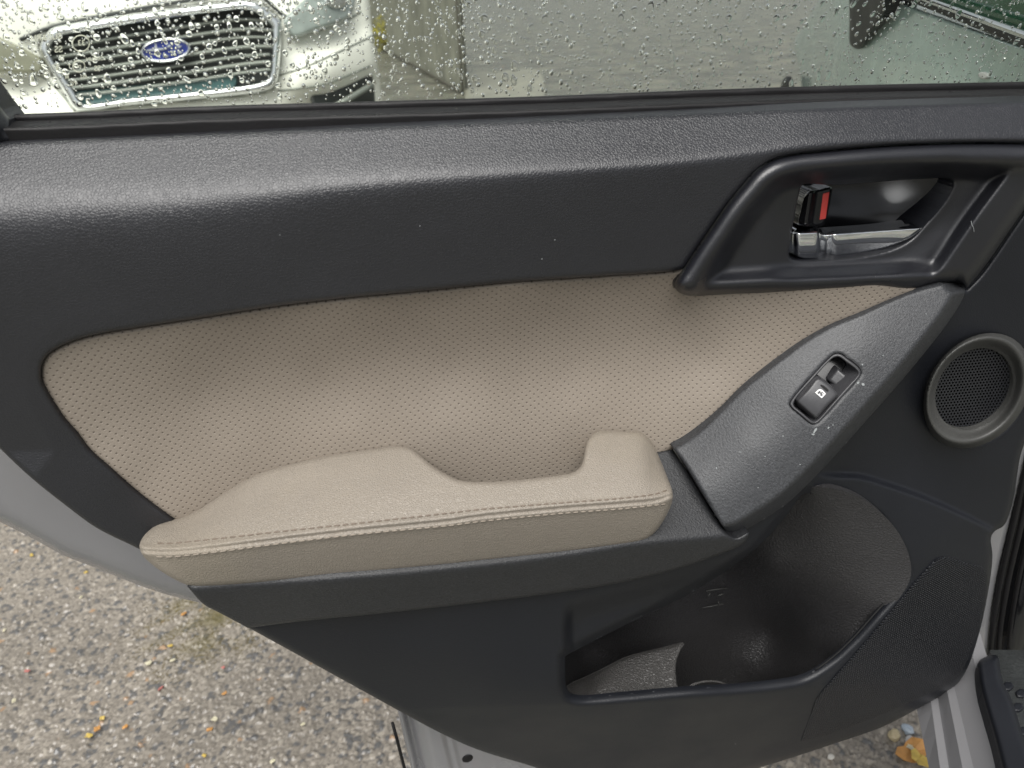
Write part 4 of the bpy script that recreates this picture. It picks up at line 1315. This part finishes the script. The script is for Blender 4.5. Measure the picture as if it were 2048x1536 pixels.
P = np.array([(668, 214), (700, 196), (730, 178), (744, 170)], float)
tube('fog_lamp_trim', wc, WP.at(P[:, 0], P[:, 1], np.array([-.0, -.06, -.16, -.2]) + 0.03), 0.012, m_slat)
for pts_, dd_ in (([(586, 76), (640, 60), (692, 41), (722, 24)], -0.02), ([(560, 150), (600, 138), (660, 112), (748, 70)], -0.03), ([(556, 182), (600, 176), (650, 168), (740, 132)], -0.01), ([(0, 150), (80, 152), (130, 196), (150, 222)], 0.02)):
    Q_ = spline(pts_, 5, False)
    hh_ = h_wb(Q_[:, 0], Q_[:, 1])
    tube('panel_gap', wc, WP.at(Q_[:, 0], Q_[:, 1], hh_ + 0.001), 0.0035, m_slat)
P = spline([(40, 80), (94, 58), (300, 14), (450, -8), (520, -6), (560, 26), (572, 34)], 6, False)
tube('bonnet_gap', wc, WP.at(P[:, 0], P[:, 1], 0.012), 0.007, m_gback)

# ------------------------------------------------------------------ background behind the window
m_wall = plain('weathered grey fence', (0.235, 0.235, 0.19), 0.6, var=0.25, varscale=3)
m_dull = plain('dull brown metal', (0.07, 0.065, 0.05), 0.6)
A = zplane(-0.02).at(np.array([930.0, 740.0]), np.array([188.0, 82.0]))
dv = A[1] - A[0]; Lw = np.linalg.norm(dv); dirw = dv / Lw
fence = Thing('ribbed_fence', tuple(A[0]), 0.0, 'weathered grey ribbed fence panel behind the white car', 'fence')
nrm = np.array([dirw[1], -dirw[0], 0]);
if nrm @ (CAM - A[0]) < 0: nrm = -nrm
fv, ff = [], []
ns = 160
for i in range(ns + 1):
    s = -0.0 + Lw * 1.6 * i / ns
    o_ = 0.035 * (1 if (i // 2) % 2 else -1) * 0.5
    for z in (-0.02, 1.6):
        fv.append(A[0] + dirw * s + nrm * o_ + np.array([0, 0, z + 0.02]))
for i in range(ns):
    ff.append([2 * i, 2 * i + 2, 2 * i + 3, 2 * i + 1])
nb = len(fv)
for i in range(ns + 1):
    for z in (-0.02, 1.6):
        fv.append(A[0] + dirw * (Lw * 1.6 * i / ns) - nrm * 0.04 + np.array([0, 0, z + 0.02]))
for i in range(ns):
    ff.append([nb + 2 * i + 1, nb + 2 * i + 3, nb + 2 * i + 2, nb + 2 * i])
    ff.append([2 * i + 1, 2 * i + 3, nb + 2 * i + 3, nb + 2 * i + 1])
mesh_obj('ribbed_panel', fence.local(np.array(fv)), ff, m_wall, fence.o, False)
pz = np.array([A[0] + np.array([0, 0, z]) for z in (-0.02, 0.5, 1.0, 1.66)])
tube('post', fence, pz + nrm * 0.03, 0.016, m_dull, updir=(1, 0.2, 0))
tube('bottom_rail', fence, np.array([A[0] + dirw * s + nrm * 0.05 + np.array([0, 0, 0.03]) for s in (0, Lw * .5, Lw, Lw * 1.6)]), 0.017, m_dull)

m_conc = plain('pale wet concrete', (0.22, 0.215, 0.175), 0.4, var=0.3, varscale=8)
kz = zplane(0.04)
kb = Thing('kerb_block', tuple(kz.at(np.array([1020.0]), np.array([165.0]))[0] - np.array([0, 0, 0.06])), 0.0, 'pale concrete kerb block lying on the asphalt', 'kerb block')
panel('kerb_top', kb, kz, [(935, 150), (960, 144), (1000, 143), (1040, 138), (1070, 139), (1085, 150), (1090, 172), (1090, 210), (1090, 210), (930, 222), (930, 222)], const(0.0), m_conc, step=4, er=8, ed=0.02, back=0.06)

# shrub beside the white car
m_leafy = plain('yellow green leaves', (0.30, 0.27, 0.03), 0.5, var=0.35, varscale=25)
m_twig = plain('brown twig', (0.10, 0.07, 0.04), 0.7)
sc_ = zplane(0.0).at(np.array([772.0]), np.array([100.0]))[0]
shrub = Thing('shrub', tuple(sc_), 0.0, 'yellow green shrub between the white car and the fence', 'shrub')
lv, lf = [], []
for i in range(420):
    c = sc_ + np.array([rng.normal(0, 0.16), rng.normal(0, 0.16), abs(rng.normal(0.30, 0.16))])
    a = rng.normal(size=3); a /= np.linalg.norm(a); b = np.cross(a, rng.normal(size=3)); b /= np.linalg.norm(b)
    L, w_ = rng.uniform(.03, .07), rng.uniform(.012, .025)
    k0 = len(lv)
    lv += [c - a * L, c + b * w_ + np.cross(a, b) * .006, c + a * L, c - b * w_ + np.cross(a, b) * .006]
    lf += [[k0, k0 + 1, k0 + 2], [k0, k0 + 2, k0 + 3]]
mesh_obj('foliage', shrub.local(np.array(lv)), lf, m_leafy, shrub.o, False)
for i in range(6):
    tip = sc_ + np.array([rng.normal(0, .16), rng.normal(0, .16), rng.uniform(.3, .55)])
    tube('stem', shrub, [sc_ + np.array([0, 0, -0.02]), (sc_ + tip) / 2 + np.array([0.02, 0, 0.03]), tip], [0.010, 0.007, 0.003], m_twig, seg=6)

# ------------------------------------------------------------------ fallen leaves and pebbles
cols = {'yellow': (0.50, 0.36, 0.08), 'orange': (0.48, 0.24, 0.07), 'red': (0.38, 0.13, 0.11), 'pale': (0.55, 0.51, 0.36)}
m_leaf = {k: plain(k + ' leaf', v, 0.45, var=0.2, varscale=60) for k, v in cols.items()}


def leaf(name, pos, size, colr, label, cat, group, rot):
    k = 12
    vs = [(0, 0, 0.004)]
    r_ = random.Random(int(pos[0] * 9999) + int(size * 1e6))
    for i in range(k):
        th = 2 * math.pi * i / k
        rr = size * (0.55 + 0.45 * abs(math.cos(th))) * r_.uniform(0.7, 1.15)
        vs.append((rr * math.cos(th), rr * math.sin(th), 0.002 + r_.uniform(0, 0.3) * size))
    n1 = len(vs)
    vs += [(x, y, z - 0.0012) for x, y, z in vs]
    fs = []
    for i in range(k):
        a, b = 1 + i, 1 + (i + 1) % k
        fs += [[0, a, b], [n1, n1 + b, n1 + a], [a, n1 + a, n1 + b, b]]
    o = mesh_obj(name, vs, fs, m_leaf[colr], None, False, label)
    o.location = pos
    o.rotation_euler = (r_.uniform(-.15, .15), r_.uniform(-.15, .15), rot)
    o['category'] = cat
    if group: o['group'] = group
    return o


scraps = [(64, 1111, 'yellow', 6), (56, 1130, 'orange', 6), (172, 1146, 'yellow', 6), (162, 1196, 'pale', 5), (183, 1206, 'pale', 5), (368, 1229, 'orange', 7), (341, 1293, 'yellow', 6), (298, 1328, 'pale', 8), (346, 1322, 'pale', 6), (322, 1378, 'red', 6), (298, 1400, 'pale', 6),
         (55, 1343, 'red', 6), (205, 1437, 'yellow', 6), (195, 1459, 'orange', 8), (178, 1473, 'yellow', 7), (250, 1455, 'orange', 6), (430, 1440, 'pale', 7), (420, 1460, 'orange', 6), (396, 1486, 'red', 6), (408, 1512, 'yellow', 5), (449, 1388, 'orange', 6), (517, 1287, 'yellow', 5), (446, 1336, 'red', 5),
         (606, 1450, 'pale', 5), (628, 1373, 'pale', 6), (545, 1524, 'pale', 6), (28, 1402, 'pale', 6), (492, 1396, 'yellow', 5), (9, 1262, 'pale', 5)]
named = {(298, 1328): 'largest pale leaf scrap beside the mossy patch', (195, 1459): 'orange leaf scrap between two yellow ones at lower left', (178, 1473): 'lower yellow scrap of the cluster at lower left',
         (205, 1437): 'upper yellow scrap of the cluster at lower left', (368, 1229): 'orange leaf scrap next to the door edge on the mossy patch', (322, 1378): 'pink red scrap on the asphalt below the mossy patch',
         (55, 1343): 'red scrap lying alone near the left edge', (64, 1111): 'yellow scrap just below the silver door edge', (430, 1440): 'pale scrap right of the yellow cluster on the asphalt'}
litter_parts = []
for (x, y, c, s) in scraps:
    p = G0.at(np.array([float(x)]), np.array([float(y)]), 0.006)[0]
    nm = named.get((x, y))
    o = leaf('leaf_scrap', tuple(p), s * 0.00105, c, nm or 'x', 'leaf', 'leaf scraps on the asphalt', random.uniform(0, 6))
    if not nm: litter_parts.append(o)
for o in litter_parts[::3]: bpy.data.objects.remove(o)
litter_parts = [o for k, o in enumerate(litter_parts) if k % 3]
bpy.context.view_layer.update()
lv, lf, lm, lmats = [], [], [], []
for o in litter_parts:
    b0 = len(lv)
    lv += [tuple(o.matrix_world @ v.co) for v in o.data.vertices]
    mt = o.data.materials[0]
    if mt not in lmats: lmats.append(mt)
    for pl in o.data.polygons:
        lf.append([b0 + k for k in pl.vertices]); lm.append(lmats.index(mt))
    bpy.data.objects.remove(o)
lit = mesh_obj('leaf_litter', lv, lf, None, None, False, 'tiny leaf crumbs strewn over the asphalt')
for mt in lmats: lit.data.materials.append(mt)
lit.data.polygons.foreach_set('material_index', lm)
lit['kind'] = 'stuff'
p = G0.at(np.array([1822.0]), np.array([1506.0]), 0.008)[0]
leaf('fallen_leaf', tuple(p), 0.030, 'orange', 'large orange and yellow leaf on the ground beside the sill', 'leaf', None, 0.6)
p = G0.at(np.array([1838.0]), np.array([1520.0]), 0.016)[0]
leaf('fallen_leaf', tuple(p), 0.019, 'yellow', 'bright yellow leaf lying on the orange leaf by the sill', 'leaf', None, 2.0)
p = G0.at(np.array([1822.0]), np.array([1494.0]), 0.010)[0]
leaf('fallen_leaf', tuple(p), 0.012, 'pale', 'small pale green leaf above the orange leaf by the sill', 'leaf', None, 1.2)
for (x, y, s, c, lab) in ((1155, 112, .022, 'yellow', 'yellow leaf on the lot nearest the kerb block'), (1264, 119, .020, 'yellow', 'yellow leaf midway along the window on the lot'), (1455, 68, .026, 'yellow', 'yellow leaf on the lot nearest the wing mirror'),
                     (1062, 90, .014, 'yellow', 'faint yellow leaf above the kerb block'), (842, 76, .02, 'yellow', 'yellow leaf in front of the ribbed fence'), (1006, 134, .022, 'orange', 'upper orange leaf on the kerb block'), (1020, 177, .024, 'orange', 'lower orange leaf on the kerb block')):
    p = zplane(0.045 if c == 'orange' else -0.014).at(np.array([float(x)]), np.array([float(y)]))[0]
    leaf('distant_leaf', tuple(p), s, c, lab, 'leaf', None, random.uniform(0, 6))


def pebble(x, y, size, col, label, seed):
    r_ = random.Random(seed)
    import bmesh
    bm = bmesh.new()
    bmesh.ops.create_icosphere(bm, subdivisions=2, radius=1)
    for v in bm.verts:
        v.co *= r_.uniform(0.85, 1.1)
        v.co.z *= 0.6
    me = bpy.data.meshes.new('pebble')
    bm.to_mesh(me); bm.free()
    me.materials.append(plain('pebble stone', col, 0.25, var=0.15, varscale=80))
    o = bpy.data.objects.new('pebble', me)
    COL.objects.link(o)
    o.location = tuple(G0.at(np.array([float(x)]), np.array([float(y)]), 0.006)[0])
    o.scale = (size, size * 0.8, size)
    o.rotation_euler = (0, 0, r_.uniform(0, 6))
    o['label'] = label; o['category'] = 'pebble'


pebble(1788, 1470, 0.014, (0.50, 0.42, 0.26), 'tan wedge-shaped pebble by the door edge', 1)
pebble(1815, 1459, 0.013, (0.36, 0.42, 0.48), 'bluish grey pebble near the sill', 2)
pebble(1820, 1482, 0.012, (0.48, 0.47, 0.46), 'pale wet pebble under the bluish one', 3)
pebble(1662, 1514, 0.007, (0.55, 0.53, 0.48), 'small white pebble on the ground below the speaker field', 4)
